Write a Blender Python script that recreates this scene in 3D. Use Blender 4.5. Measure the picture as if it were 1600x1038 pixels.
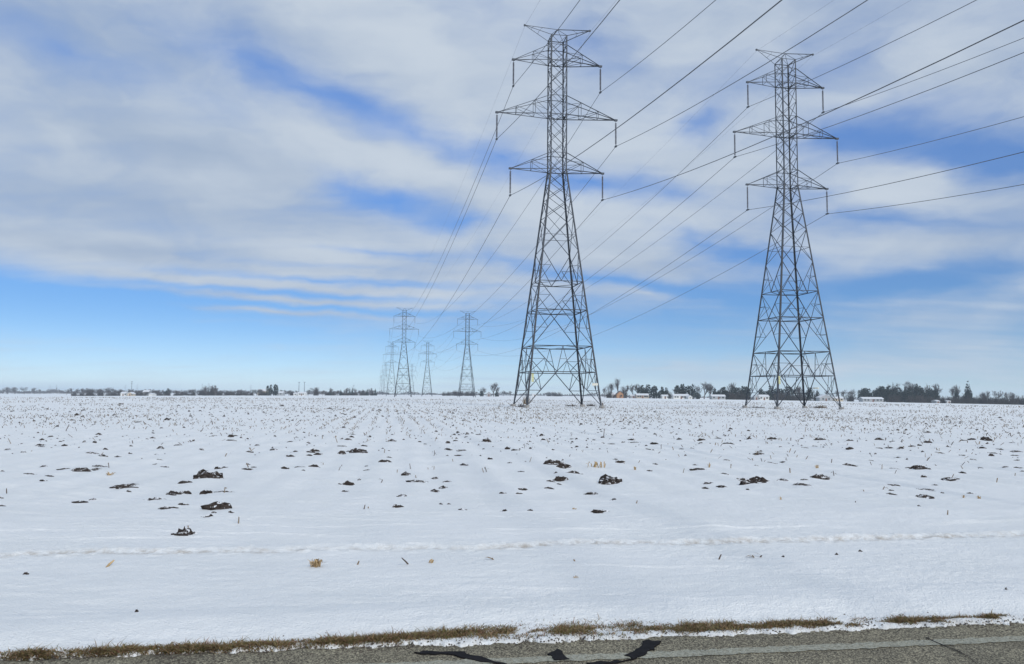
import bpy, math, random
import numpy as np
from mathutils import Vector, Matrix
R_ = math.radians
for o in list(bpy.data.objects): bpy.data.objects.remove(o)
scene = bpy.context.scene
COL = scene.collection
rng = np.random.default_rng(7); random.seed(7)

# ------------------------------------------------------------------ camera
FPX, PW, PH, CAMH, ROLL = 1244.0, 1600.0, 1038.0, 1.6, 0.0088
PITCH = math.atan((617 - 519) / FPX)
cd = bpy.data.cameras.new('camera'); cam = bpy.data.objects.new('camera', cd); COL.objects.link(cam)
cd.sensor_width = 36.0; cd.lens = FPX / PW * 36.0; cd.clip_start = 0.1; cd.clip_end = 20000
CM = Matrix.Rotation(math.pi / 2 + PITCH, 4, 'X') @ Matrix.Rotation(ROLL, 4, 'Z')
cam.matrix_world = Matrix.Translation((0, 0, CAMH)) @ CM
scene.camera = cam
CR = np.array(CM.to_3x3())
def ray(x, y): return CR @ np.array([(x - PW / 2) / FPX, -(y - PH / 2) / FPX, -1.0])
def gnd(x, y, z=0.0):                       # where the photo's pixel meets level ground
    d = ray(x, y); t = (z - CAMH) / d[2]; return np.array([d[0] * t, d[1] * t, z])

# ------------------------------------------------------------------ sun, sky
SUN_EL, SUN_ROT = R_(33), R_(150)
sd = Vector((math.sin(SUN_ROT) * math.cos(SUN_EL), math.cos(SUN_ROT) * math.cos(SUN_EL), math.sin(SUN_EL)))
sl = bpy.data.lights.new('sun', 'SUN'); sl.energy = 2.1; sl.angle = R_(0.6); sl.color = (1.0, 0.95, 0.87)
so = bpy.data.objects.new('sun', sl); COL.objects.link(so); so.rotation_euler = sd.to_track_quat('Z', 'Y').to_euler()
so.location = (0, 0, 40)
scene.view_settings.view_transform = 'Standard'; scene.view_settings.look = 'None'
scene.view_settings.exposure = 0.0; scene.view_settings.gamma = 1.0
scene.view_settings.use_curve_mapping = False
scene.cycles.use_denoising = True
scene.cycles.max_bounces = 6; scene.cycles.diffuse_bounces = 3; scene.cycles.volume_bounces = 2
scene.render.film_transparent = False

SKY_STRENGTH = 0.1
world = bpy.data.worlds.new('World'); scene.world = world; world.use_nodes = True
def build_sky():
    nt = world.node_tree; nt.nodes.clear(); N = nt.nodes.new; L = nt.links.new
    def math_(op, a, b=None, c=None, clamp=False):
        n = N('ShaderNodeMath'); n.operation = op; n.use_clamp = clamp
        for i, v in enumerate((a, b, c)):
            if v is None: continue
            if isinstance(v, (int, float)): n.inputs[i].default_value = v
            else: L(v, n.inputs[i])
        return n.outputs[0]
    def vmath(op, a, b):
        n = N('ShaderNodeVectorMath'); n.operation = op
        for i, v in enumerate((a, b)):
            if isinstance(v, tuple): n.inputs[i].default_value = v
            else: L(v, n.inputs[i])
        return n.outputs[0]
    def mix(f, a, b):
        n = N('ShaderNodeMix'); n.data_type = 'RGBA'
        for i, v in ((0, f), (6, a), (7, b)):
            if isinstance(v, (int, float)): n.inputs[i].default_value = v
            elif isinstance(v, tuple): n.inputs[i].default_value = (*v, 1)
            else: L(v, n.inputs[i])
        return n.outputs[2]
    def smooth(v, a, b, lo=0.0, hi=1.0):
        n = N('ShaderNodeMapRange'); n.interpolation_type = 'SMOOTHSTEP'; L(v, n.inputs[0])
        for i, q in enumerate((a, b, lo, hi)): n.inputs[i + 1].default_value = q
        return n.outputs[0]
    def noise(vec, scale, detail=4, rough=.55, dist=0.0, loc=(0, 0, 0), stretch=(1, 1, 1), rot=0.0):
        mp = N('ShaderNodeMapping'); L(vec, mp.inputs[0]); mp.inputs[1].default_value = loc
        mp.inputs[2].default_value = (0, 0, rot); mp.inputs[3].default_value = stretch
        n = N('ShaderNodeTexNoise'); L(mp.outputs[0], n.inputs['Vector'])
        n.inputs['Scale'].default_value = scale; n.inputs['Detail'].default_value = detail
        n.inputs['Roughness'].default_value = rough; n.inputs['Distortion'].default_value = dist
        return n
    tc = N('ShaderNodeTexCoord'); sx = N('ShaderNodeSeparateXYZ'); L(tc.outputs['Generated'], sx.inputs[0])
    X, Y, Z = sx.outputs
    az = math_('ARCTAN2', X, Y); el = math_('ARCSINE', Z)
    cb = N('ShaderNodeCombineXYZ'); L(az, cb.inputs[0]); L(el, cb.inputs[1])
    ang = cb.outputs[0]                                 # (azimuth, elevation)
    w1 = noise(ang, 5, 3, .5, 0, (3.1, 1.7, 0), (1, 2.2, 1))
    w2 = noise(ang, 17, 3, .55, 0, (9.1, 4.7, 0), (1, 2.0, 1))
    wv = vmath('MULTIPLY', vmath('SUBTRACT', w1.outputs['Color'], (.5, .5, .5)), (.14, .05, 0))
    wv2 = vmath('MULTIPLY', vmath('SUBTRACT', w2.outputs['Color'], (.5, .5, .5)), (.05, .02, 0))
    wang = vmath('ADD', vmath('ADD', ang, wv), wv2)
    zc = math_('MAXIMUM', Z, 0.0)
    zp = math_('ADD', zc, 0.10)
    cu = N('ShaderNodeCombineXYZ'); L(math_('DIVIDE', X, zp), cu.inputs[0]); L(math_('DIVIDE', Y, zp), cu.inputs[1])
    plane = cu.outputs[0]                               # the cloud sheet seen from below
    def pa(px, py):
        d = ray(px, py); d = d / np.linalg.norm(d); return math.atan2(d[0], d[1]), math.asin(d[2])
    wband = vmath('ADD', ang, vmath('MULTIPLY', vmath('SUBTRACT', w2.outputs['Color'], (.5, .5, .5)), (.10, .016, 0)))
    def blob(px, py, hl, hw, slope, amt, acc, src=None):
        a, e = pa(px, py); ca = math.cos(a)
        if src is None: src = wband if hw < 12 else wang
        mp = N('ShaderNodeMapping'); mp.vector_type = 'TEXTURE'; L(src, mp.inputs[0])
        mp.inputs[1].default_value = (a, e, 0); mp.inputs[2].default_value = (0, 0, -math.atan(slope))
        mp.inputs[3].default_value = (hl * 1.65 / FPX * ca, hw * 1.65 / FPX * ca, 1)
        g = N('ShaderNodeTexGradient'); g.gradient_type = 'QUADRATIC_SPHERE'; L(mp.outputs[0], g.inputs[0])
        return math_('MULTIPLY_ADD', g.outputs['Fac'], amt, acc)
    n1 = noise(plane, .8, 4, .5, .3, (2.3, 0.4, 0), (.55, 1.5, 1), .16).outputs['Fac']
    n2 = noise(plane, 2.6, 4, .5, .2, (7.3, 2.4, 0), (.5, 1.6, 1), .16).outputs['Fac']
    n3 = noise(wang, 8, 5, .55, .3, (1.3, 5.4, 0), (1, 2.2, 1), -.12).outputs['Fac']
    cov = smooth(el, pa(800, 545)[1], pa(800, 395)[1], .08, .86)
    cov = math_('MULTIPLY_ADD', math_('SUBTRACT', n1, .5), .7, cov)
    cov = math_('MULTIPLY_ADD', math_('SUBTRACT', n2, .5), .45, cov)
    cov = math_('MULTIPLY_ADD', math_('SUBTRACT', n3, .5), .85, cov)
    for b in SKY_COVER: cov = blob(*b, cov)
    cover = smooth(cov, -.18, 1.15)
    veil = smooth(el, .10, .22, 0.02, .14)
    cover = math_('MULTIPLY_ADD', cover, math_('SUBTRACT', 1.0, veil), veil)
    br = math_('MULTIPLY_ADD', math_('SUBTRACT', n1, .5), 1.0, .52)
    br = math_('MULTIPLY_ADD', math_('SUBTRACT', n3, .5), .9, br)
    br = math_('MULTIPLY_ADD', math_('SUBTRACT', n2, .5), .4, br)
    for b in SKY_LIGHT: br = blob(*b, br)
    br = smooth(br, 0.0, 1.0)
    k = 1.0 / SKY_STRENGTH
    cloud = mix(br, tuple(c * k for c in CLOUD_DARK), tuple(c * k for c in CLOUD_LIGHT))
    sky = N('ShaderNodeTexSky'); sky.sky_type = 'NISHITA'; sky.sun_disc = False
    sky.sun_elevation = SUN_EL; sky.sun_rotation = SUN_ROT; sky.altitude = 200; sky.air_density = .8
    sky.dust_density = .0; sky.ozone_density = 4.0
    hs = N('ShaderNodeHueSaturation'); hs.inputs['Saturation'].default_value = SKY_SAT; hs.inputs['Value'].default_value = SKY_VAL
    L(sky.outputs[0], hs.inputs['Color'])
    tn = N('ShaderNodeMix'); tn.data_type = 'RGBA'; tn.blend_type = 'MULTIPLY'; tn.inputs[0].default_value = 1
    L(hs.outputs[0], tn.inputs[6]); L(mix(smooth(el, .05, .42), mix(smooth(el, .0, .12), SKY_TINT_LO, SKY_TINT), SKY_TINT_HI), tn.inputs[7])
    col = mix(cover, tn.outputs[2], cloud)
    # distant bank of cloud lying along the horizon
    bank = 0.0
    for b in SKY_BANK: bank = blob(*b, bank, ang)
    bank = math_('MULTIPLY', bank, smooth(n3, .3, .6, .75, 1.0), clamp=True)
    col = mix(bank, col, tuple(c * k for c in BANK_COL))
    bg = N('ShaderNodeBackground'); L(col, bg.inputs[0]); bg.inputs[1].default_value = SKY_STRENGTH
    out = N('ShaderNodeOutputWorld'); L(bg.outputs[0], out.inputs[0])
SKY_SAT, SKY_VAL = 1.0, 1.0
SKY_TINT_LO, SKY_TINT, SKY_TINT_HI = (.74, .84, 1.02), (.50, .69, .90), (.64, 1.15, 1.66)
CLOUD_DARK, CLOUD_LIGHT, BANK_COL = (.35, .445, .60), (.565, .64, .735), (.39, .52, .73)
SKY_COVER = [  # photo x, y, half length, half width, slope, amount
    (500, 145, 240, 46, .30, -.46), (640, 200, 160, 36, .30, -.56), (780, 240, 90, 34, .2, -.7), (380, 100, 160, 36, .25, -.35),
    (610, 308, 130, 32, .20, -1.05), (740, 350, 120, 20, .0, -.8), (520, 280, 70, 24, .25, -.35), (560, 390, 90, 9, .06, -.4),
    (90, 75, 170, 40, .18, -.38), (0, 15, 140, 70, .2, -.15), (760, 8, 170, 40, .2, -.35), (905, 85, 90, 40, .1, -.35),
    (1080, 190, 80, 24, -.3, -.7), (900, 282, 170, 30, .12, -1.05), (1040, 300, 80, 22, .05, -.5), (1095, 368, 150, 20, .28, -.75), (1160, 398, 90, 24, .1, -.8),
    (1330, 205, 120, 36, -.1, -.6), (1430, 200, 150, 42, .1, -.85), (1570, 245, 150, 44, .18, -1.5), (1340, 105, 90, 30, -.3, -.4),
    (1290, 294, 100, 26, 0, -.65), (1370, 345, 180, 24, .1, -.75), (1430, 430, 260, 34, -.05, -.6), (930, 432, 210, 15, .17, -.7), (1090, 470, 190, 30, .12, -.5),
    (930, 60, 160, 60, -.3, -.28), (1290, 70, 150, 60, -.3, -.30), (1120, 120, 120, 50, -.3, -.2), (1450, 150, 160, 40, 0, -.3), (1380, 455, 300, 45, 0, -.35), (1150, 440, 170, 40, .1, -.25),
    (1350, 250, 160, 24, .1, -.25), (860, 430, 120, 20, .1, -.3), (60, 462, 290, 50, .12, -1.1), (340, 525, 320, 30, 0, -.4), (1240, 400, 80, 30, 0, -.5), (1560, 430, 160, 40, 0, -.3),
    (500, 438, 300, 8, .02, -.50), (480, 460, 300, 8, .02, -.62), (470, 480, 300, 7, .02, -.60), (620, 396, 200, 8, .02, -.35), (560, 418, 240, 7, .02, -.3), (660, 408, 170, 8, .02, -.4), (650, 440, 150, 8, .03, -.35),
    (520, 428, 290, 9, .02, .4), (490, 449, 280, 9, .02, .62), (480, 470, 270, 8, .02, .75), (440, 488, 230, 7, .02, .75), (620, 407, 240, 9, .02, .3), (680, 425, 170, 10, .03, .4), 
    (900, 340, 220, 34, .12, .5), (970, 402, 200, 24, .16, .55), (980, 462, 190, 16, .14, .45), (650, 265, 240, 40, .25, .55), (310, 300, 380, 90, .06, .35), (200, 190, 220, 70, .1, .25),
    (700, 100, 240, 70, .3, .4), (1300, 585, 320, 22, 0, .4), (1500, 540, 260, 24, -.02, .35), (1050, 575, 220, 16, 0, .35), (330, 500, 200, 10, .02, .25), (560, 452, 260, 40, .02, .2), (250, 430, 180, 14, .06, .35), (850, 520, 160, 14, .05, .2), (1400, 290, 170, 36, .05, .5), (1430, 500, 280, 40, -.05, .5), (1480, 570, 240, 30, 0, .35), (1150, 40, 260, 70, .1, .25), (1080, 260, 140, 40, .1, .4),
    (1500, 110, 170, 55, -.1, .35), (1480, 390, 170, 26, .05, .4), (960, 560, 150, 16, 0, .25), (150, 385, 240, 34, .04, .3)]
SKY_LIGHT = [(330, 165, 200, 40, .1, .25), (640, 262, 200, 26, .25, .4), (330, 245, 240, 30, .08, -.4), (250, 320, 300, 30, .05, -.25), (200, 385, 260, 20, .05, -.28), (120, 50, 330, 90, .1, -.55), (450, 60, 200, 60, .2, -.2),
    (680, 70, 240, 60, .3, .3), (860, 300, 120, 40, .1, .3), (900, 345, 200, 30, .12, .3), (1400, 300, 160, 40, 0, .4), (1330, 500, 200, 40, 0, .2),
    (480, 440, 260, 40, 0, .2), (1090, 110, 200, 50, -.2, .1), (350, 320, 250, 30, .1, .1), (1500, 60, 200, 50, -.2, .12), (40, 300, 150, 60, 0, -.15)]
SKY_BANK = [(60, 607, 330, 8, .006, .55), (330, 612, 300, 5, .006, .3), (760, 592, 160, 4, .01, .35), (830, 606, 260, 5, .008, .3), (1150, 590, 260, 8, .01, .3)]
build_sky()

# ------------------------------------------------------------------ helpers
def material(name):
    m = bpy.data.materials.new(name); m.use_nodes = True
    nt = m.node_tree; b = nt.nodes['Principled BSDF']
    return m, nt, b
def plain(name, col, rough=.7, metal=0.0, var=.25, scale=3.0, spec=.3):
    m, nt, b = material(name); N = nt.nodes.new; L = nt.links.new
    tc = N('ShaderNodeTexCoord'); n = N('ShaderNodeTexNoise'); L(tc.outputs['Object'], n.inputs['Vector'])
    n.inputs['Scale'].default_value = scale; n.inputs['Detail'].default_value = 5
    r = N('ShaderNodeValToRGB'); L(n.outputs['Fac'], r.inputs[0])
    r.color_ramp.elements[0].position = .3; r.color_ramp.elements[1].position = .7
    r.color_ramp.elements[0].color = (*[c * (1 - var) for c in col], 1); r.color_ramp.elements[1].color = (*[min(1, c * (1 + var)) for c in col], 1)
    L(r.outputs[0], b.inputs['Base Color']); b.inputs['Roughness'].default_value = rough; b.inputs['Metallic'].default_value = metal
    b.inputs['Specular IOR Level'].default_value = spec
    return m
def link(name, me, mat=None, parent=None):
    if mat is not None and len(me.materials) == 0: me.materials.append(mat)
    o = bpy.data.objects.new(name, me); COL.objects.link(o)
    if parent is not None: o.parent = parent
    return o
def mesh(name, v, f):
    me = bpy.data.meshes.new(name); me.from_pydata([tuple(map(float, p)) for p in v], [], f); me.update(); return me
def big_mesh(name, v, f, nper):                # numpy verts (n,3) and faces (m,nper)
    v = np.asarray(v, np.float32); f = np.asarray(f, np.int32)
    me = bpy.data.meshes.new(name)
    me.vertices.add(len(v)); me.vertices.foreach_set('co', v.ravel())
    me.loops.add(f.size); me.loops.foreach_set('vertex_index', f.ravel())
    me.polygons.add(len(f)); me.polygons.foreach_set('loop_start', np.arange(len(f), dtype=np.int32) * nper)
    me.polygons.foreach_set('loop_total', np.full(len(f), nper, np.int32))
    me.update(calc_edges=True); me.validate(); return me
def smooth_me(me): me.polygons.foreach_set('use_smooth', np.ones(len(me.polygons), bool)); return me
def tag(o, label=None, cat=None, group=None, kind=None):
    if label: o['label'] = label
    if cat: o['category'] = cat
    if group: o['group'] = group
    if kind: o['kind'] = kind
    return o
def empty(name, loc, rz=0.0):
    o = bpy.data.objects.new(name, None); COL.objects.link(o); o.location = loc; o.rotation_euler = (0, 0, rz)
    o.empty_display_size = .2; return o
def copy_tree(o, parent=None):
    c = o.copy(); COL.objects.link(c)
    if parent is not None: c.parent = parent
    for ch in list(o.children): copy_tree(ch, c)
    return c

ORD = ['nearest', 'second nearest', 'third nearest', 'fourth nearest', 'fifth nearest', 'sixth nearest', 'seventh nearest', 'eighth nearest', 'ninth nearest']
def name_by_landmark(items, marks, what):
    """items: (object, px, py); each gets a label telling on which side of which landmark it lies and how near"""
    g = {}
    for o, x, y in items:
        k = min(range(len(marks)), key=lambda i: math.hypot(x - marks[i][0], 2.2 * (y - marks[i][1])))
        dx, dy = x - marks[k][0], 2.2 * (y - marks[k][1])
        side = ('left of' if dx < 0 else 'right of') if abs(dx) > abs(dy) else ('behind' if dy < 0 else 'in front of')
        g.setdefault((k, side), []).append((math.hypot(dx, dy), o))
    for (k, side), L_ in g.items():
        for n, (d, o) in enumerate(sorted(L_, key=lambda q: q[0])): o['label'] = f'{what}, {ORD[min(n, 8)]} {side} {marks[k][2]}'

class MB:
    def __init__(s): s.v = []; s.f = []
    def add(s, v, f):
        k = len(s.v); s.v += [tuple(map(float, p)) for p in v]; s.f += [tuple(i + k for i in q) for q in f]
    def box(s, lo, hi):
        x0, y0, z0 = lo; x1, y1, z1 = hi
        s.add([(x0, y0, z0), (x1, y0, z0), (x1, y1, z0), (x0, y1, z0), (x0, y0, z1), (x1, y0, z1), (x1, y1, z1), (x0, y1, z1)],
              [(3, 2, 1, 0), (4, 5, 6, 7), (0, 1, 5, 4), (1, 2, 6, 5), (2, 3, 7, 6), (3, 0, 4, 7)])
    def frame(s, p, q):
        d = np.asarray(q, float) - np.asarray(p, float); d /= np.linalg.norm(d) + 1e-9
        a = np.array([0, 0, 1.]) if abs(d[2]) < .9 else np.array([0, 1., 0])
        u = np.cross(d, a); u /= np.linalg.norm(u); return u, np.cross(d, u)
    def angle(s, p, q, w, inward=None):          # steel angle (L section)
        w = w * (.72 if w < .16 else .95)
        p = np.asarray(p, float); q = np.asarray(q, float); u, w_ = s.frame(p, q)
        if inward is not None:
            mid = np.asarray(inward, float) - (p + q) / 2
            if mid @ u < 0: u = -u
            if mid @ w_ < 0: w_ = -w_
        t = max(.16 * w, .012)
        sec = [(0, 0), (w, 0), (w, t), (t, t), (t, w), (0, w)]
        sec = [(a - w * .3, b - w * .3) for a, b in sec]
        s.add([p + u * a + w_ * b for a, b in sec] + [q + u * a + w_ * b for a, b in sec],
              [(i, (i + 1) % 6, 6 + (i + 1) % 6, 6 + i) for i in range(6)] + [(5, 4, 3, 2, 1, 0), (6, 7, 8, 9, 10, 11)])
    def tube(s, pts, rad, n=5, caps=True):
        pts = [np.asarray(p, float) for p in pts]; m = len(pts); V = []
        for i, p in enumerate(pts):
            a = pts[max(0, i - 1)]; b = pts[min(m - 1, i + 1)]
            u, w = s.frame(a, b); r = rad[i] if hasattr(rad, '__len__') else rad
            for k in range(n):
                t = 2 * math.pi * k / n; V.append(p + (u * math.cos(t) + w * math.sin(t)) * r)
        F = [(i * n + k, i * n + (k + 1) % n, (i + 1) * n + (k + 1) % n, (i + 1) * n + k) for i in range(m - 1) for k in range(n)]
        if caps: F += [tuple(range(n - 1, -1, -1)), tuple((m - 1) * n + k for k in range(n))]
        s.add(V, F)
    def lathe(s, prof, n=8, c=(0, 0, 0)):
        s.tube([(c[0], c[1], c[2] + z) for r, z in prof], [r for r, z in prof], n)
    def build(s, name, mat=None, parent=None, smooth=False):
        me = mesh(name, s.v, s.f)
        if smooth: smooth_me(me)
        return link(name, me, mat, parent)
    def me(s, name): return mesh(name, s.v, s.f)

def hash2(ix, iy, seed):
    h = (ix.astype(np.int64) * 374761393 + iy.astype(np.int64) * 668265263 + seed * 1442695041) & 0x7fffffff
    h = (h ^ (h >> 13)) * 1274126177 & 0x7fffffff
    return ((h ^ (h >> 16)) & 0xffffff) / float(0xffffff)
def vnoise(x, y, seed=0):
    ix = np.floor(x); iy = np.floor(y); fx = x - ix; fy = y - iy
    fx = fx * fx * fx * (fx * (fx * 6 - 15) + 10); fy = fy * fy * fy * (fy * (fy * 6 - 15) + 10)
    a = hash2(ix, iy, seed); b = hash2(ix + 1, iy, seed); c = hash2(ix, iy + 1, seed); d = hash2(ix + 1, iy + 1, seed)
    return (a + (b - a) * fx) * (1 - fy) + (c + (d - c) * fx) * fy
def fbm(x, y, seed=0, oct=4, gain=.5):
    t = 0; a = 1; n = 0
    for i in range(oct):
        t = t + a * vnoise(x * 2 ** i, y * 2 ** i, seed + i * 17); n += a; a *= gain
    return t / n
def sstep(a, b, x):
    t = np.clip((x - a) / (b - a), 0, 1); return t * t * (3 - 2 * t)

# ------------------------------------------------------------------ the lie of the land
PHI = math.atan(.155); CPH, SPH = math.cos(PHI), math.sin(PHI)
def road_st(x, y):                     # s along the road, t across it (0 at the pavement edge, field side positive)
    return x * CPH + (y - 5.28) * SPH, -x * SPH + (y - 5.28) * CPH
def road_xy(s, t): return s * CPH - t * SPH, 5.28 + s * SPH + t * CPH
def far_drop(x, y):
    r = np.hypot(x, y); tx = np.abs(x) / np.maximum(np.abs(y), 1e-3); tx = np.minimum(tx, 1.0)
    tx = np.where(y < 0, 1.0, tx)
    g = .3 + (2.9 + 2.2 * (x < 0)) * (np.minimum(tx, .75) / .643) ** 1.7
    return -g * sstep(150, 820, r)
def edge_wob(s):
    return .03 + .06 * sstep(-.2, -1.0, s) + .05 * (fbm(s * .9, s * 0 + 3.3, 5, 3) - .5) * 2 + .05 * (vnoise(s * 6, s * 0, 9) - .5) + .06 * (vnoise(s * 17, s * 0, 19) - .5) + .05 * (vnoise(s * 41, s * 0, 29) - .5)
def ridge_wob(s):
    return .16 * (fbm(s * .55, s * 0 + 1.7, 31, 3) - .5) * 2 + .10 * (vnoise(s * 3.1, s * 0, 33) - .5) + .03 * (vnoise(s * 8.5, s * 0, 35) - .5) + .035 * (vnoise(s * 24, s * 0, 37) - .5)
def ground_z(x, y):
    x = np.asarray(x, float); y = np.asarray(y, float)
    s, t = road_st(x, y); r = np.hypot(x, y)
    z = far_drop(x, y)
    near = 1 - sstep(30, 90, r)
    # broad wind drifts and finer ripples
    z = z + near * (.050 * (fbm(s * .35, t * .8, 41, 4) - .5) + .014 * (fbm(s * 1.6, t * 4.0, 43, 3) - .5) + .010 * (fbm(s * 5, t * 9, 47, 4) - .5))
    rd = 1 - np.abs(2 * fbm(s * .45 - t * .25, t * 1.5 + s * .35, 45, 3) - 1)
    z = z + near * (.015 * sstep(.78, .99, rd) * vnoise(s * .5, t * .8, 46) + .008 * (vnoise(s * 26, t * 30, 48) - .5) * sstep(.45, .6, fbm(s * .8, t * .8, 50, 2)))
    z = z + (1 - sstep(300, 500, r)) * .10 * (fbm(x * .05, y * .09, 49, 3) - .5) * sstep(14, 30, r)
    # crop rows of the field, running away from the road
    fld = sstep(5.5, 9, t) * (1 - sstep(60, 120, r))
    z = z + fld * (.016 * np.sin((s - t * .03) * 2 * math.pi / .76) + .05 * (fbm(s * 1.3, t * .9, 53, 4) - .5))
    # step left by the snow plough's wing, with its crumbled lip
    rw = ridge_wob(s); up = sstep(3.20 + rw, 3.33 + rw, t)
    amp = .026 + .035 * (fbm(s * 1.4, s * 0 + 9, 61, 3) - .5)
    lip = np.exp(-((t - 3.36 - rw) / .10) ** 2) * (.006 * vnoise(s * 3, t * 4, 63) + .014 * vnoise(s * 19, t * 15, 65) ** 2)
    rub = np.exp(-((t - 3.14 - rw) / .09) ** 2) * .035 * np.maximum(vnoise(s * 14, t * 14, 67) - .55, 0)
    far_up = 1 - .45 * sstep(3.5, 9, t)
    z = z + up * amp * far_up + lip + rub
    rw2 = .16 * (fbm(s * .4, s * 0 + 5, 71, 3) - .5) * 2
    z = z + .022 * sstep(4.02 + rw2, 4.08 + rw2, t) * vnoise(s * .6, s * 0, 73) * (1 - .8 * sstep(4.3, 7, t))
    # low bank of the verge falling to the pavement
    z = z + .05 * np.exp(-((t - .62) / .35) ** 2) * (1 - sstep(1.2, 2, t))
    ew = edge_wob(s)
    z = np.where(t < 1.0, z * sstep(ew, ew + .35, t) + .012, z)
    z = z + .022 * (fbm(s * 9, t * 9, 77, 3) - .35) * np.exp(-((t - .05) / .22) ** 2)
    z = z - .35 * (1 - sstep(ew - .30, ew + .03, t))
    z = np.where(t < -7.3, far_drop(x, y) + .10 * sstep(-7.4, -8.2, t) - .02, z)
    return z

# ------------------------------------------------------------------ ground and road
def mat_snow():
    m, nt, b = material('snow'); N = nt.nodes.new; L = nt.links.new
    g = N('ShaderNodeNewGeometry'); pos = g.outputs['Position']
    def noise(scale, detail=3, rough=.5, stretch=None, rot=0):
        v = pos
        if stretch:
            mp = N('ShaderNodeMapping'); L(pos, mp.inputs[0]); mp.inputs[2].default_value = (0, 0, rot); mp.inputs[3].default_value = stretch; v = mp.outputs[0]
        n = N('ShaderNodeTexNoise'); L(v, n.inputs['Vector']); n.inputs['Scale'].default_value = scale
        n.inputs['Detail'].default_value = detail; n.inputs['Roughness'].default_value = rough; return n.outputs['Fac']
    def mr(v, a, b_, lo=0., hi=1.):
        n = N('ShaderNodeMapRange'); n.interpolation_type = 'SMOOTHSTEP'; L(v, n.inputs[0])
        for i, q in enumerate((a, b_, lo, hi)): n.inputs[i + 1].default_value = q
        return n.outputs[0]
    def mul(a, b_):
        n = N('ShaderNodeMath'); n.operation = 'MULTIPLY'
        for i, q in enumerate((a, b_)):
            if isinstance(q, (int, float)): n.inputs[i].default_value = q
            else: L(q, n.inputs[i])
        return n.outputs[0]
    def mx(f, a, b_):
        n = N('ShaderNodeMix'); n.data_type = 'RGBA'
        for i, v in ((0, f), (6, a), (7, b_)):
            if isinstance(v, tuple): n.inputs[i].default_value = (*v, 1)
            else: L(v, n.inputs[i])
        return n.outputs[2]
    base = mx(mr(noise(.7, 4), .3, .7), (.805, .83, .835), (.85, .87, .875))
    base = mx(mr(noise(38, 4, .7), .62, .80), base, (.70, .72, .74))
    # stubble and soil showing through, out in the field
    at = N('ShaderNodeAttribute'); at.attribute_name = 'field'; fld = at.outputs['Fac']
    spk = mul(mr(noise(9.0, 3, .6, (1.0, .45, 1), -.12), .60, .76), fld)
    pat = mr(noise(.25, 4, .6), .35, .65, .35, 1.0)
    spk = mul(spk, pat)
    base = mx(spk, base, (.24, .21, .19))
    # grit along the plough's cut
    at2 = N('ShaderNodeAttribute'); at2.attribute_name = 'grit'
    gr = mul(at2.outputs['Fac'], mr(noise(9, 4, .65), .36, .72))
    base = mx(gr, base, (.46, .42, .37))
    L(base, b.inputs['Base Color']); b.inputs['Roughness'].default_value = .62; b.inputs['Specular IOR Level'].default_value = .25
    bp = N('ShaderNodeBump'); bp.inputs['Strength'].default_value = .9; bp.inputs['Distance'].default_value = .018
    ad = N('ShaderNodeMath'); ad.operation = 'ADD'; L(noise(60, 3, .6), ad.inputs[0]); L(noise(9, 4, .55), ad.inputs[1])
    L(ad.outputs[0], bp.inputs['Height']); L(bp.outputs[0], b.inputs['Normal'])
    return m
M_SNOW = mat_snow()
def build_ground():
    th = np.concatenate([np.linspace(-40, 40, 640), np.arange(45, 320, 5)]); th = np.radians(th)
    r = [2.6]
    while r[-1] < 6000:
        q = r[-1]; r.append(q + (.017 if 4.4 < q < 11 else q * .006 if q < 40 else q * .012 if q < 140 else q * .035) if q >= 4.4 else q + .15)
    r = np.array([0.3, 1.2] + r)
    Rr, T = np.meshgrid(r, th, indexing='ij'); x = Rr * np.sin(T); y = Rr * np.cos(T)
    z = ground_z(x, y)
    nr, nt_ = Rr.shape
    v = np.stack([x, y, z], -1).reshape(-1, 3)
    i = np.arange(nr - 1)[:, None] * nt_; j = np.arange(nt_)[None]; j2 = (j + 1) % nt_
    f = np.stack([i + j, i + j2, i + nt_ + j2, i + nt_ + j], -1).reshape(-1, 4)[:, ::-1]
    me = big_mesh('snow_ground', v, f, 4); smooth_me(me)
    s, t = road_st(x, y)
    fld = sstep(8, 24, t) * (.35 + .65 * sstep(20, 60, Rr)) * (1 - .4 * sstep(300, 700, Rr))
    a = me.attributes.new('field', 'FLOAT', 'POINT'); a.data.foreach_set('value', fld.ravel().astype(np.float32))
    rw = ridge_wob(s); gr = np.exp(-((t - 3.22 - rw) / .08) ** 2) * (.5 + .5 * sstep(.40, .62, fbm(s * .9, s * 0, 91, 3))) + .5 * sstep(.2, -.05, t - edge_wob(s)) * (t > -1)
    a = me.attributes.new('grit', 'FLOAT', 'POINT'); a.data.foreach_set('value', np.clip(gr, 0, 1).ravel().astype(np.float32))
    o = link('snow_ground', me, M_SNOW); tag(o, kind='structure')
build_ground()

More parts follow.
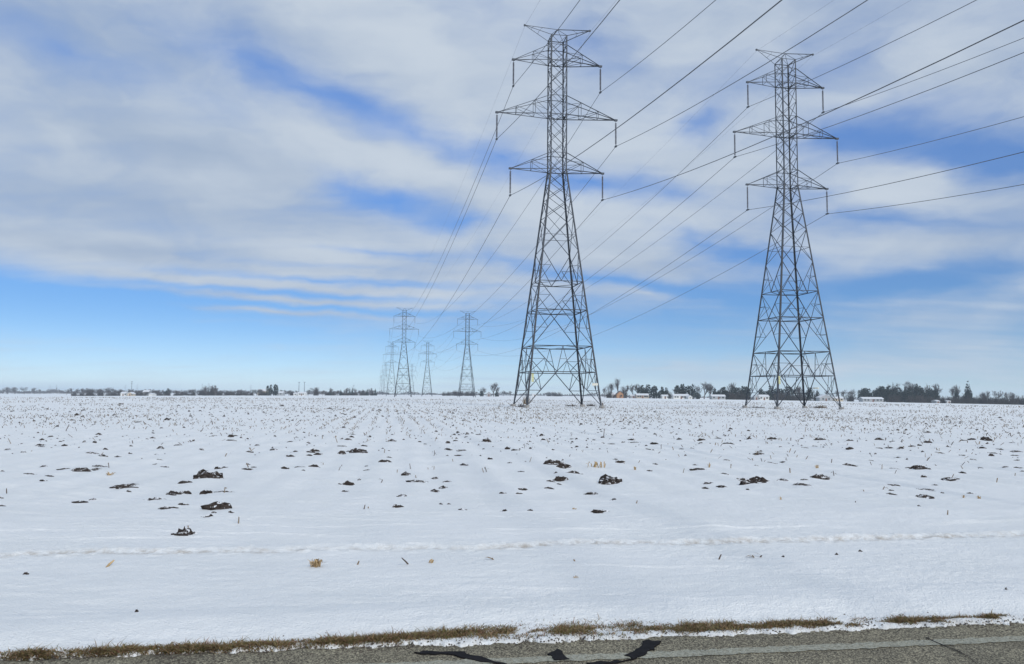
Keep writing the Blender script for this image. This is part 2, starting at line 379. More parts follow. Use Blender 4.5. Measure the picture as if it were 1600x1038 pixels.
def mat_asphalt():
    m, nt, b = material('asphalt'); N = nt.nodes.new; L = nt.links.new
    g = N('ShaderNodeNewGeometry')
    v = N('ShaderNodeTexVoronoi'); L(g.outputs['Position'], v.inputs['Vector']); v.inputs['Scale'].default_value = 125
    r = N('ShaderNodeValToRGB'); L(v.outputs['Color'], r.inputs[0]); e = r.color_ramp
    e.elements[0].position = .15; e.elements[0].color = (.05, .047, .04, 1); e.elements[1].position = .9; e.elements[1].color = (.42, .40, .33, 1)
    q = e.elements.new(.5); q.color = (.165, .155, .13, 1)
    n = N('ShaderNodeTexNoise'); L(g.outputs['Position'], n.inputs['Vector']); n.inputs['Scale'].default_value = 2.2; n.inputs['Detail'].default_value = 6
    r2 = N('ShaderNodeValToRGB'); L(n.outputs['Fac'], r2.inputs[0]); r2.color_ramp.elements[0].position = .3; r2.color_ramp.elements[1].position = .75
    r2.color_ramp.elements[0].color = (.80, .76, .66, 1); r2.color_ramp.elements[1].color = (1.22, 1.17, 1.0, 1)
    x = N('ShaderNodeMix'); x.data_type = 'RGBA'; x.blend_type = 'MULTIPLY'; x.inputs[0].default_value = 1; L(r.outputs[0], x.inputs[6]); L(r2.outputs[0], x.inputs[7])
    L(x.outputs[2], b.inputs['Base Color']); b.inputs['Roughness'].default_value = .85; b.inputs['Specular IOR Level'].default_value = .3
    bp = N('ShaderNodeBump'); bp.inputs['Strength'].default_value = .6; bp.inputs['Distance'].default_value = .004; L(v.outputs['Distance'], bp.inputs['Height']); bp.invert = True
    L(bp.outputs[0], b.inputs['Normal']); return m
M_ASPH = mat_asphalt()
def build_road():
    s = np.concatenate([np.linspace(-400, -10, 60, endpoint=False), np.linspace(-10, 10, 500), np.linspace(10, 400, 61)[1:]])
    tt = np.array([-7.25, -7.2, -5, -3, -1.5, -.8, -.4, -.2, -.05, .04, .10])
    S, T = np.meshgrid(s, tt, indexing='ij')
    rag = (.035 * (vnoise(S * 4, S * 0, 3) - .5) + .04 * (vnoise(S * 17, S * 0, 4) - .5) + .03 * (vnoise(S * 43, S * 0, 6) - .5)) * sstep(-.4, 0, T)
    x, y = road_xy(S, T + rag); z = .0 * S - .012 * sstep(.0, .1, T) + far_drop(x, y)
    n, k = S.shape; v = np.stack([x, y, z], -1).reshape(-1, 3)
    i = np.arange(n - 1)[:, None] * k; j = np.arange(k - 1)[None]
    f = np.stack([i + j, i + k + j, i + k + j + 1, i + j + 1], -1).reshape(-1, 4)
    # the slab's broken edge, facing the verge
    top = np.arange(n) * k + k - 1; b0 = len(v); v = np.concatenate([v, v[top] - [0, 0, .12]])
    f = np.concatenate([f, np.stack([top[:-1], top[1:], b0 + np.arange(1, n), b0 + np.arange(n - 1)], -1)])
    o = link('road', big_mesh('road', v, f, 4), M_ASPH); tag(o, kind='structure')
    # worn edge line
    m = M_ASPH.copy(); m.name = 'worn_road_paint'; nt = m.node_tree; N = nt.nodes.new; L = nt.links.new; b = nt.nodes['Principled BSDF']
    old = b.inputs['Base Color'].links[0].from_socket; g = N('ShaderNodeNewGeometry')
    n1 = N('ShaderNodeTexNoise'); L(g.outputs['Position'], n1.inputs['Vector']); n1.inputs['Scale'].default_value = 45; n1.inputs['Detail'].default_value = 5; n1.inputs['Roughness'].default_value = .7
    r = N('ShaderNodeMapRange'); L(n1.outputs['Fac'], r.inputs[0]); r.inputs[1].default_value = .35; r.inputs[2].default_value = .65; r.inputs[3].default_value = .12; r.inputs[4].default_value = .85
    mx = N('ShaderNodeMix'); mx.data_type = 'RGBA'; L(r.outputs[0], mx.inputs[0]); L(old, mx.inputs[6]); mx.inputs[7].default_value = (.43, .44, .37, 1)
    L(mx.outputs[2], b.inputs['Base Color'])
    s = np.linspace(-9, 12, 900); w0 = .03 * (vnoise(s * 23, s * 0, 12) - .5); w1 = .03 * (vnoise(s * 23, s * 0, 13) - .5)
    v = []; f = []
    for k in range(len(s)):
        for t in (-.395 + w0[k], -.285 + w1[k]):
            x, y = road_xy(s[k], t); v.append((x, y, .004))
    f = [(2 * k, 2 * k + 2, 2 * k + 3, 2 * k + 1) for k in range(len(s) - 1)]
    tag(link('road_edge_line', mesh('road_edge_line', v, f), m), kind='structure')
    # flat near-black sheets laid on the asphalt
    road_black = plain('tar', (.011, .010, .011), .8, var=.35, scale=14, spec=.15)
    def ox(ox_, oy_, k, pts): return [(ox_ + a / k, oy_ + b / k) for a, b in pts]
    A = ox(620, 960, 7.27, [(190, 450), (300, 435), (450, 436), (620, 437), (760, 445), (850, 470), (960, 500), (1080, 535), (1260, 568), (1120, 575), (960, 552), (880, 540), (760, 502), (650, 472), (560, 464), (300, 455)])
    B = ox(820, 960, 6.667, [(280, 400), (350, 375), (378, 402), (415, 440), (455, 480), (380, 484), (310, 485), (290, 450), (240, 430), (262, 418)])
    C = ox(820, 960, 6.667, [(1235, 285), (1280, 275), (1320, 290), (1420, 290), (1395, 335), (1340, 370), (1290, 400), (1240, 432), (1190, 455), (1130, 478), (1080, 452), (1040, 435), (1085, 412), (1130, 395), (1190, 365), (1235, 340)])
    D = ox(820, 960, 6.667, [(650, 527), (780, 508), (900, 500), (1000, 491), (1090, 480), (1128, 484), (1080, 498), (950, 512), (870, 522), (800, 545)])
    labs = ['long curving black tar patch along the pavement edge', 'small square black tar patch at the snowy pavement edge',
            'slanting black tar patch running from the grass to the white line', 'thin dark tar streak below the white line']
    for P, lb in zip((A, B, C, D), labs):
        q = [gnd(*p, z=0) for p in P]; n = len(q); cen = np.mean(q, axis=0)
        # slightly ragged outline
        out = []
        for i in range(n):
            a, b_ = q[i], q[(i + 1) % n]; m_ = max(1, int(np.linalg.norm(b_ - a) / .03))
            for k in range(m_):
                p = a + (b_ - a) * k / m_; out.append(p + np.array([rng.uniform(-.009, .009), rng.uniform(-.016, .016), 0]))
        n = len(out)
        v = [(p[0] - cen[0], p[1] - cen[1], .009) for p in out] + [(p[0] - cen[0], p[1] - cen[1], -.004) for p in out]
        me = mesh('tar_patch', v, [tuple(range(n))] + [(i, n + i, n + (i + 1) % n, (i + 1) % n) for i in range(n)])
        o = link('tar_patch', me, road_black); o.location = (cen[0], cen[1], 0)
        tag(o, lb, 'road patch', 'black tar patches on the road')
    mb = MB(); P = [(985, 628), (1040, 655), (1100, 680), (1150, 697), (1200, 720), (1250, 752), (1300, 790), (1360, 835)]
    L_ = [gnd(1200 + a / 4, 840 + b_ / 4) for a, b_ in P]; v = []
    for i, p in enumerate(L_):
        w = .005 * (.4 + .8 * rng.random()); v += [(p[0] - w, p[1], .006), (p[0] + w, p[1] + w * .6, .006)]
    tag(link('road_crack', mesh('road_crack', v, [(2 * i, 2 * i + 1, 2 * i + 3, 2 * i + 2) for i in range(len(L_) - 1)]), road_black), kind='structure')
build_road()

# ------------------------------------------------------------------ pylons
M_STEEL = plain('weathered_steel', (.048, .056, .070), .6, .2, .25, 1.5)
M_STEEL2 = plain('weathered_steel_arms', (.062, .070, .085), .6, .2, .2, 1.5)
M_INS = plain('brown_porcelain', (.10, .095, .11), .35, 0, .15, 2)
M_WIRE = plain('aluminium_wire', (.09, .09, .10), .5, .3, .1, .2)
M_CONC = plain('concrete', (.28, .27, .26), .9)
M_YEL = plain('yellow_sign_paint', (.52, .52, .30), .6, 0, .3, 4)
M_PALE = plain('pale_sign_paint', (.66, .64, .56), .6, 0, .15, 4)
ARM_ANG = R_(9.6)
WAIST, TOPZ, BASE_W, CAGE_W = 31.9, 50.5, 4.9, 1.09
LEVELS = [('lower', 6.4, 31.9, 34.2), ('middle', 8.3, 39.5, 42.1), ('upper', 6.1, 47.0, 49.2)]
INS_LEN = 3.55
def hw(z): return BASE_W + (CAGE_W - BASE_W) * z / WAIST if z < WAIST else CAGE_W
def face_pt(k, t, z):
    w = hw(z); return [np.array([t * w, -w, z]), np.array([w, t * w, z]), np.array([-t * w, w, z]), np.array([-w, -t * w, z])][k]
def body_members(detail=2):
    """(name, p, q, size) of every steel angle between the legs"""
    out = []
    cage = np.linspace(WAIST, TOPZ, 10)
    for k in range(4):
        F = lambda t, z: face_pt(k, t, z)
        def br(a, b, w, nm='brace'): out.append((nm, F(*a), F(*b), w))
        for s in (-1, 1):
            # foot panel: a long brace from each foot to the middle of the first girt
            br((s, .25), (s * .2, 4.6), .13)
            tq = s * (1 - .8 * (2.2 - .25) / 4.35)
            if detail > 1:
                br((s, 2.2), (tq, 2.2), .10); br((tq, 2.2), (s * .78, 4.6), .10); br((tq, 2.2), (s, 4.6), .10)
            br((s, 7.95), (s * .2, 4.6), .13); br((0, 7.95), (s * .2, 4.6), .09)
            if detail > 1:
                br((s, 6.25), (s * .6, 6.25), .08); br((s * .6, 6.25), (s, 4.6), .09)
                br((s * .6, 6.25), (s * .45, 4.6), .07)
            br((s, 7.95), (0, 12.7), .12)
            if detail > 1: br((s, 10.3), (s * .52, 10.3), .07); br((s * .52, 10.3), (s, 12.7), .09)
            br((s, 16.5), (0, 12.7), .12)
            if detail > 1: br((s, 14.6), (s * .5, 14.6), .07); br((s * .5, 14.6), (s, 12.7), .09)
            br((0, 16.5), (s, 20.7), .12)
            if detail > 1: br((s, 18.6), (s * .5, 18.6), .07); br((s * .5, 18.6), (s, 16.5), .08)
            for a, b in ((20.7, 25.4), (25.4, 27.9), (27.9, 30.0), (30.0, 31.9)): br((-s, a), (s, b), .10)
            for a, b in zip(cage[:-1], cage[1:]): br((-s, a), (s, b), .085)
        if detail > 1: br((-.5, 6.25 - .1), (-.5, 6.2), .01) if False else None
        if detail > 1: br((-.1, 6.25), (.1, 6.25), .07)
        for z, w in ((4.6, .15), (7.95, .15), (12.7, .15), (16.5, .13), (22.8, .07), (31.9, .14), (34.2, .10), (39.5, .14), (42.1, .10), (47.0, .14), (49.2, .10), (50.5, .12)):
            if z in (22.8, 34.2) and detail < 2: continue
            br((-1, z), (1, z), w, 'girt')
    for z in (7.95, 12.7, 16.5, 39.5, 47.0):                    # plan bracing
        w = hw(z); 
        if detail > 1:
            out.append(('plan_brace', np.array([-w, 0, z]), np.array([0, -w, z]), .09)); out.append(('plan_brace', np.array([w, 0, z]), np.array([0, w, z]), .09))
            out.append(('plan_brace', np.array([-w, 0, z]), np.array([0, w, z]), .09)); out.append(('plan_brace', np.array([w, 0, z]), np.array([0, -w, z]), .09))
    return out
def arm_members(lv, s):
    _, l, zb, zt = lv; c = CAGE_W; tip = np.array([s * l, 0, zb + .02])
    ch = []; bc = []
    P = lambda y, z, k: np.array([s * c, y, z]) * (1 - k) + tip * k
    for y in (-c, c):
        ch.append((P(y, zb, 0), P(y, zb, .985), .13)); ch.append((P(y, zt, 0), P(y, zt, .985), .11))
        ks = (.29, .64) if l > 7 else (.46,)
        prev = 0
        for k in ks:
            bc.append((P(y, zb, k), P(y, zt, k), .075)); bc.append((P(y, zb, prev), P(y, zt, k), .08)); prev = k
        bc.append((P(y, (zb + zt) / 2, 0), P(y, zt, ks[0]), .06))
    ks = (0,) + ((.29, .64) if l > 7 else (.46,)) + (.86,)
    for i, k in enumerate(ks[1:]):
        bc.append((P(-c, zb, k), P(c, zb, k), .075)); bc.append((P(-c if i % 2 else c, zb, ks[i]), P(c if i % 2 else -c, zb, k), .07))
        if k < .8: bc.append((P(-c, zt, k), P(c, zt, k), .065))
    return ch, bc, tip
def peak_members():
    ap = np.array([0, 0, 51.75]); c = CAGE_W; ch = []; bc = []
    for s in (-1, 1):
        tip = np.array([s * 4.6, 0, 52.0]); ch.append((ap, tip, .11))
        for y in (-c, c):
            ch.append((np.array([s * c, y, TOPZ]), tip, .10)); bc.append((np.array([s * c, y, TOPZ]), ap, .085))
        for k in (.45, .72):
            a = np.array([s * c, -c, TOPZ]) * (1 - k) + tip * k; b = np.array([s * c, c, TOPZ]) * (1 - k) + tip * k
            bc.append((a, b, .06))
            m = ap * (1 - k) + tip * k
            bc.append((a, m, .05))
    return ch, bc
def insulator_mb():
    m = MB(); prof = [(.03, 0), (.03, -.25)]; n = 17
    for i in range(n):
        z = -.3 - i * (INS_LEN - .55) / n; prof += [(.05, z), (.145, z - .07), (.13, z - .10), (.05, z - .115)]
    prof += [(.035, -INS_LEN + .22), (.035, -INS_LEN)]
    m.lathe(prof, 8); return m
def angle_obj(name, p, q, w, mat, parent, inward=None):
    m = MB(); m.angle(p, q, w, inward); return m.build(name, mat, parent)
INS_ME = insulator_mb().me('insulator')
INS_ME.materials.append(M_INS)
_c = MB(); _c.box((-.12, -.28, -.10), (.12, .28, .06)); _c.box((-.03, -.05, .06), (.03, .05, .2)); CLAMP_ME = _c.me('wire_clamp'); CLAMP_ME.materials.append(M_STEEL)
_c = MB(); _c.tube([(0, 0, -.4), (0, 0, .32)], [.42, .36], 10); FOOT_ME = _c.me('footing'); FOOT_ME.materials.append(M_CONC)
def pylon_root(base, label, rot):
    x, y = base; r = empty('lattice_pylon', (x, y, float(ground_z(x, y))), rot)
    tag(r, label, 'pylon', 'lattice pylons of the two power lines'); return r
def pylon_arms(r, split):
    for lv in LEVELS:
        for s in (-1, 1):
            ch, bc, tip = arm_members(lv, s); m = MB()
            for p, q, w in ch: m.angle(p, q, w)
            m.box((tip[0] - .22, -.16, tip[2] - .12), (tip[0] + .22, .16, tip[2] + .10))
            if not split:
                for p, q, w in bc: m.angle(p, q, w)
            a = m.build('crossarm', M_STEEL2, r)
            if split:
                for p, q, w in bc: angle_obj('arm_brace', p, q, w, M_STEEL2, a)
            i = link('insulator', INS_ME, None, r); i.location = (tip[0], 0, tip[2] - .12)
            if split:
                c = link('wire_clamp', CLAMP_ME, None, i); c.location = (0, 0, -INS_LEN)
    ch, bc = peak_members(); m = MB()
    for p, q, w in ch: m.angle(p, q, w)
    for s in (-1, 1): m.box((s * 4.6 - .12, -.1, 51.85), (s * 4.6 + .12, .1, 52.08))
    if not split:
        for p, q, w in bc: m.angle(p, q, w)
    a = m.build('earth_wire_peak', M_STEEL2, r)
    if split:
        for p, q, w in bc: angle_obj('peak_brace', p, q, w, M_STEEL2, a)
def near_pylon(base, label, rot, signs):
    r = pylon_root(base, label, rot)
    for sx in (-1, 1):
        for sy in (-1, 1):
            m = MB(); m.angle((sx * BASE_W, sy * BASE_W, -.2), (sx * CAGE_W, sy * CAGE_W, WAIST), .23, (0, 0, 14)); m.angle((sx * CAGE_W, sy * CAGE_W, WAIST - .02), (sx * CAGE_W, sy * CAGE_W, TOPZ + .06), .17, (0, 0, 42))
            m.build('leg', M_STEEL, r)
            f = link('footing', FOOT_ME, None, r); f.location = (sx * BASE_W, sy * BASE_W, 0)
    for nm, p, q, w in body_members(2):
        angle_obj(nm, p, q, w, M_STEEL, r, (0, 0, (p[2] + q[2]) / 2))
    pylon_arms(r, True)
    for kind, p, sz, mat in signs:
        m = MB(); m.box((-sz[0] / 2, -.02, -sz[1] / 2), (sz[0] / 2, .02, sz[1] / 2)); o = m.build(kind, mat, r); o.location = p
        o.rotation_euler = (0, rng.uniform(-.05, .05), 0)
    return r
L1, R1 = (5.9, 106.0), (39.6, 113.0)
near_pylon(L1, 'tall lattice pylon standing nearest the camera, left of its twin', ARM_ANG,
           [('warning_plate', (-hw(3.5) + .42, -hw(3.5) - .12, 3.75), (.30, 1.05), M_YEL), ('number_plate', (hw(2.9) - .5, -hw(2.9) - .14, 3.0), (.75, .30), M_PALE)])
RP = near_pylon(R1, 'large lattice pylon standing before the dark evergreens and houses', ARM_ANG,
           [('warning_plate', (-hw(3.5) + .2, -hw(3.5) - .12, 3.9), (.26, 1.1), M_YEL), ('number_plate', (hw(2.9) - 1.2, -hw(2.9) + 3.5, 2.9), (.9, .22), M_PALE)])
RP.scale = (.965, .965, 1)
def mid_pylon(base, label, rot):
    r = pylon_root(base, label, rot)
    for sx in (-1, 1):
        for sy in (-1, 1):
            m = MB(); m.angle((sx * BASE_W, sy * BASE_W, -.5), (sx * CAGE_W, sy * CAGE_W, WAIST), .26, (0, 0, 14)); m.angle((sx * CAGE_W, sy * CAGE_W, WAIST - .02), (sx * CAGE_W, sy * CAGE_W, TOPZ), .18, (0, 0, 42))
            m.build('leg', M_STEEL, r)
    m = MB()
    for nm, p, q, w in body_members(2): m.angle(p, q, w)
    m.build('lattice_bracing', M_STEEL, r)
    pylon_arms(r, False); return r
L2, R2 = (-62.9, 463.0), (-26.9, 479.0)
P2 = mid_pylon(L2, 'dark distant pylon, second in the left-hand row behind the nearest one', ARM_ANG)
def again(src, base, label, rot=ARM_ANG, sc=1.0):
    o = copy_tree(src); o.location = (*base, float(ground_z(*base))); o.rotation_euler = (0, 0, rot); o.scale = (sc,) * 3; tag(o, label); return o
again(P2, R2, 'distant pylon standing beside the round bare tree and small house')
L3, R3 = (-114.7, 762.0), (-79.0, 746.0)
again(P2, L3, 'pale small pylon overlapping behind the second pylon of the left row')
again(P2, R3, 'small pale pylon alone between the two dark distant pylons')
def far_mesh():
    m = MB()
    for sx in (-1, 1):
        for sy in (-1, 1):
            m.angle((sx * BASE_W, sy * BASE_W, -1), (sx * CAGE_W, sy * CAGE_W, WAIST), .3); m.angle((sx * CAGE_W, sy * CAGE_W, WAIST), (sx * CAGE_W, sy * CAGE_W, TOPZ), .2)
    for nm, p, q, w in body_members(1): m.angle(p, q, w)
    for lv in LEVELS:
        for s in (-1, 1):
            ch, bc, tip = arm_members(lv, s)
            for p, q, w in ch + bc[:4]: m.angle(p, q, w)
            m.tube([tip, tip - [0, 0, INS_LEN]], .12, 5)
    ch, bc = peak_members()
    for p, q, w in ch + bc: m.angle(p, q, w)
    me = m.me('lattice_pylon'); me.materials.append(M_STEEL); return me
FAR_ME = far_mesh()
def far_pylon(x, Y, label, group='lattice pylons of the two power lines', sc=1.0, rot=ARM_ANG, py=610):
    d = ray(x, py); b = (d[0] / d[1] * Y, Y); o = link('lattice_pylon', FAR_ME); o.location = (*b, float(ground_z(*b)) - .3); o.rotation_euler = (0, 0, rot); o.scale = (sc,) * 3
    tag(o, label, 'pylon', group); return b
L4 = far_pylon(602.6, 1260, 'faint pylon with its base among the left row of distant legs')
R4 = far_pylon(643, 1308, 'very faint pylon just right of the second dark left pylon')
L5 = far_pylon(598.5, 1680, 'ghostly pylon left of the faint row, taller of the last ones')
far_pylon(595, 2250, 'farthest pylon at the left end of the receding row')
R5 = far_pylon(628, 1900, 'tiny pylon seen between the legs of the dark second pylon')
for x, yt in ((78, 600), (88, 600)): far_pylon(x, 3300, 'tiny hazy pylon above the low far-left woods', 'tiny pylons on the far left horizon', (610.7 - yt + 1) / FPX * 3300 / 52, .6)
for x, yt, lb in ((164, 602.5, 'tiny pylon poking above the long dark hedgerow, leftmost of two'), (177, 602.5, 'tiny pylon poking above the long dark hedgerow, rightmost of two'),
                  (196, 600, 'tiny pylon left of the taller mast above the white farm roofs'), (214, 599.5, 'tiny pylon right of the taller mast above the white farm roofs'),
                  (316, 599, 'tiny faint pylon, left of the close pair over the hedgerow hump'), (326, 598, 'tiny faint pylon, right of the close pair over the hedgerow hump'),
                  (392, 601, 'tiny pylon left of the leaning dark evergreens'), (552.5, 601, 'tiny pylon behind the spiky woods left of the pylon row')):
    far_pylon(x, 2600, lb, 'tiny pylons on the far left horizon', (609.5 + x * .0088 + 1.5 - yt) / FPX * 2600 / 52, .5)
def mast(x, yt, Y, label, arms):
    d = ray(x, 610); b = (d[0] / d[1] * Y, Y); hgt = (610 + x * .0088 + 1 - yt) / FPX * Y; z0 = float(ground_z(*b))
    m = MB(); m.tube([(0, 0, -1), (0, 0, hgt)], [.9, .5], 6)
    for k in arms: m.box((-2.6, -.4, hgt * k - .5), (2.6, .4, hgt * k + .5))
    o = m.build('radio_mast', M_STEEL); o.location = (*b, z0); tag(o, label, 'mast', 'thin masts on the left horizon')
mast(205.5, 594.5, 2400, 'tall thin mast between two tiny pylons over the farm roofs', (.97, .8))
mast(467, 596.5, 2000, 'thin pole mast above the white shed, left of its pair', (.99,))
mast(475.5, 596.5, 2000, 'thin pole mast above the white shed, right of its pair', (.99,))

# ------------------------------------------------------------------ wires
def hang_points(base):
    f = .965 if base == R1 else 1.0
    v = np.array([math.cos(ARM_ANG), math.sin(ARM_ANG)]); z0 = float(ground_z(*base)); out = {}
    for nm, l, zb, zt in LEVELS:
        for s in (-1, 1): out[nm, s] = np.array([base[0] + s * l * f * v[0], base[1] + s * l * f * v[1], z0 + zb - .1 - INS_LEN - .03])
    for s in (-1, 1): out['earth', s] = np.array([base[0] + s * 4.6 * f * v[0], base[1] + s * 4.6 * f * v[1], z0 + 51.8])
    return out
def string_wires(chain, side):
    towers = [hang_points(b) for b in chain]
    A = .19; u0 = np.array([math.sin(A), -math.cos(A), 0])
    for key in towers[0]:
        lv, s = key; pts = []
        p0 = towers[0][key]; S0 = 229.0; sl = .16 if lv != 'earth' else .11
        for d in np.linspace(S0, 0, 40): pts.append(p0 + u0 * d + np.array([0, 0, -sl * d + sl / S0 * d * d]))
        for a, b in zip(towers[:-1], towers[1:]):
            p, q = a[key], b[key]; S = np.linalg.norm(q - p); k = .11 if lv != 'earth' else .08
            for t in np.linspace(0, 1, 25)[1:]: pts.append(p + (q - p) * t - np.array([0, 0, k * S * t * (1 - t)]))
        m = MB(); m.tube(pts, .034 if lv != 'earth' else .010, 5)
        o = m.build('overhead_wire', M_WIRE, None, True)
        sd_ = 'left' if s < 0 else 'right'
        lab = (f'thin earth wire on the {sd_} tip of the {side} pylon\'s top' if lv == 'earth' else f'dark conductor hung from the {lv} {sd_} arm of the {side} pylon')
        tag(o, lab, 'wire', 'wires strung along the power lines')
string_wires([L1, L2, L3, L4, L5], 'nearest')
string_wires([R1, R2, R3, R4, R5], 'large right-hand')

# ------------------------------------------------------------------ trees
M_EVER = plain('dark_needles', (.022, .030, .026), .8, 0, .45, 1.2, .1)
M_BARE = plain('bare_bark', (.095, .082, .078), .85, 0, .3, 1.0, .1)
M_TWIG = plain('bare_twigs', (.10, .088, .088), .85, 0, .3, 1.0, .1)
M_BUSH = plain('brown_brush', (.060, .050, .047), .85, 0, .4, 1.0, .1)
def bare_tree(seed, spread=.5, hgt=10.0, trunk=.28, levels=4):
    r = random.Random(seed); tr = MB(); cr = MB()
    def limb(p, d, ln, rad, lev):
        n = 3; pts = [np.array(p)]; dd = np.array(d, float)
        for i in range(n):
            dd = dd + np.array([r.uniform(-.14, .14), r.uniform(-.14, .14), r.uniform(-.02, .12)]); dd /= np.linalg.norm(dd)
            pts.append(pts[-1] + dd * ln / n)
        (tr if lev == 0 else cr).tube(pts, [rad, rad * .85, rad * .7, rad * .5 if lev < levels else .02], 4 if lev < 2 else 3, False)
        if lev >= levels: return
        nb = (4, 4, 3, 3)[min(lev, 3)] + (1 if lev else 1)
        for k in range(nb):
            a = r.uniform(0, 6.283); t = r.uniform(.45, 1.0) if lev else r.uniform(.5, 1.0)
            i = min(n - 1, int(t * n)); p2 = pts[i] + (pts[i + 1] - pts[i]) * (t * n - i)
            sp = spread * r.uniform(.6, 1.35)
            u = np.array([math.cos(a), math.sin(a), 0]); nd = dd * 1.0 + u * sp * 1.4 + np.array([0, 0, .12]); nd /= np.linalg.norm(nd)
            limb(p2, nd, ln * r.uniform(.55, .8), max(rad * .5, .035), lev + 1)
    limb((0, 0, -.3), (r.uniform(-.05, .05), r.uniform(-.05, .05), 1), hgt * .38, trunk, 0)
    return tr, cr
def leaf_cloud(n, shape, size, seed, shaded=None):
    r = np.random.default_rng(seed); P = []
    while len(P) < n:
        p = r.uniform(-1, 1, 3)
        if shape(p): P.append(p)
    P = np.array(P); m = MB(); V = []; F = []
    for i, p in enumerate(P):
        a = r.normal(size=3); a /= np.linalg.norm(a); b = np.cross(a, r.normal(size=3)); b /= np.linalg.norm(b) + 1e-9
        s = size * r.uniform(.5, 1.3); k = len(V)
        V += [p + a * s, p + b * s * .6, p - a * s * .8, p - b * s * .7 + np.cross(a, b) * s * .4]; F += [(k, k + 1, k + 2), (k, k + 2, k + 3)]
    return np.array(V), F
def evergreen(seed, kind):
    r = random.Random(seed); lob = [(r.uniform(-.5, .5), r.uniform(-.5, .5), r.uniform(-.5, .75), r.uniform(.32, .55)) for _ in range(9)]
    if kind == 'cone':
        sh = lambda p: np.hypot(p[0], p[1]) < .5 * (1 - (p[2] + 1) / 2) ** .85 * (1 + .25 * math.sin(9 * p[2] + 3 * math.atan2(p[1], p[0]))) + .02
        n, sz = 420, .10
    else:
        sh = lambda p: any((p[0] - a) ** 2 + (p[1] - b) ** 2 + (p[2] - c) ** 2 * .8 < q * q for a, b, c, q in lob) or (np.hypot(p[0], p[1]) < .6 and p[2] < -.2)
        n, sz = 560, .13
    V, F = leaf_cloud(n, sh, sz, seed)
    V = V * [5, 5, 5]; V[:, 2] += 5.2                       # ten metres tall
    cm = mesh('crown', V, F); cm.materials.append(M_EVER)
    t = MB(); t.tube([(0, 0, -.4), (0, 0, 4), (0, 0, 8)], [.3, .22, .06], 6); tm = t.me('trunk'); tm.materials.append(M_BARE)
    return tm, cm
def brush(seed):
    r = random.Random(seed); m = MB()
    for i in range(150):
        x, y = r.gauss(0, 1.5), r.gauss(0, 1.0); p = np.array([x, y, -.2]); h = r.uniform(1.4, 4.2) * math.exp(-(x / 3.6) ** 2)
        d = np.array([r.gauss(0, .3), r.gauss(0, .3), 1]); q = p + d * h; m.tube([p, (p + q) / 2 + [r.gauss(0, .15), 0, 0], q], [.07, .06, .03], 3, False)
        for k in range(2):
            a = p + d * h * r.uniform(.3, .9); m.tube([a, a + np.array([r.gauss(0, .5), r.gauss(0, .5), r.uniform(.2, .9)])], [.05, .02], 3, False)
    me = m.me('twigs'); me.materials.append(M_BUSH)
    s = MB(); s.tube([(0, 0, -.3), (0.1, 0, 1.2)], [.14, .08], 5); sm = s.me('stem'); sm.materials.append(M_BARE); return sm, me
TREES = {}
for i in range(6):
    a, b = bare_tree(100 + i, (.42, .55, .65, .5, .36, .6)[i]); a, b = a.me('trunk'), b.me('crown'); a.materials.append(M_BARE); b.materials.append(M_TWIG); TREES['bare', i] = ('bare_tree', a, b, 'trunk', 'crown')
for i in range(3): a, b = evergreen(200 + i, 'round'); TREES['ever', i] = ('evergreen_tree', a, b, 'trunk', 'crown')
for i in range(2): a, b = evergreen(220 + i, 'cone'); TREES['cone', i] = ('conifer', a, b, 'trunk', 'crown')
for i in range(3): a, b = brush(300 + i); TREES['bush', i] = ('bush', a, b, 'stem', 'twigs')
def _dims(t): 
    v = np.array([q.co for q in t[2].vertices]); return np.percentile(v[:, 2], 99), np.percentile(np.abs(v[:, :2]).max(1), 96) * 2
TD = {k: _dims(t) for k, t in TREES.items()}
FIELD_Y = ([0, 200, 400, 600, 800, 950, 1100, 1180, 1300, 1400, 1500, 1600], [618.5, 618.5, 619, 620, 620.5, 622, 623.5, 624.5, 626, 628, 630, 631.5])
def at_x(x, Y):
    d = ray(x, np.interp(x, *FIELD_Y)); return d[0] / d[1] * Y, Y
CNT = [0]
def tree(kind, x, hpx, wpx, Y, label, group=None):
    CNT[0] += 1; n = max(k[1] for k in TREES if k[0] == kind) + 1; key = (kind, (CNT[0] * 7 + int(x)) % n); nm, a, b, na, nb = TREES[key]
    bx, by = at_x(x, Y); by += rng.uniform(-8, 8); o = empty(nm, (bx, by, float(ground_z(bx, by)) - .2), rng.uniform(0, 6.28))
    sz = hpx / FPX * Y / TD[key][0]; sx = wpx / FPX * Y / TD[key][1]; o.scale = (sx, sx, sz)
    link(na, a, None, o); link(nb, b, None, o)
    tag(o, label, {'bush': 'bush'}.get(kind, 'tree'), group); return o
GL, GR, GF = 'trees of the long hedgerow on the left horizon', 'trees around the houses on the right', 'trees far off on the left horizon'
for x, h_, w in ((15, 10, 12), (26, 10, 12), (42, 10, 12), (51, 9, 10), (60, 7, 7)): tree('bare', x, h_ + 1, w, 1450, 'rounded hazy bare tree at the far left end of the horizon', GF)
for x, h_, w in ((103, 8, 9), (110, 9.5, 9), (117, 9, 8)): tree('bare', x, h_ + 1, w, 1150, 'bare tree at the left end of the long hedgerow', GF)
x = 121; HEDGE = {'bare': [], 'bush': []}
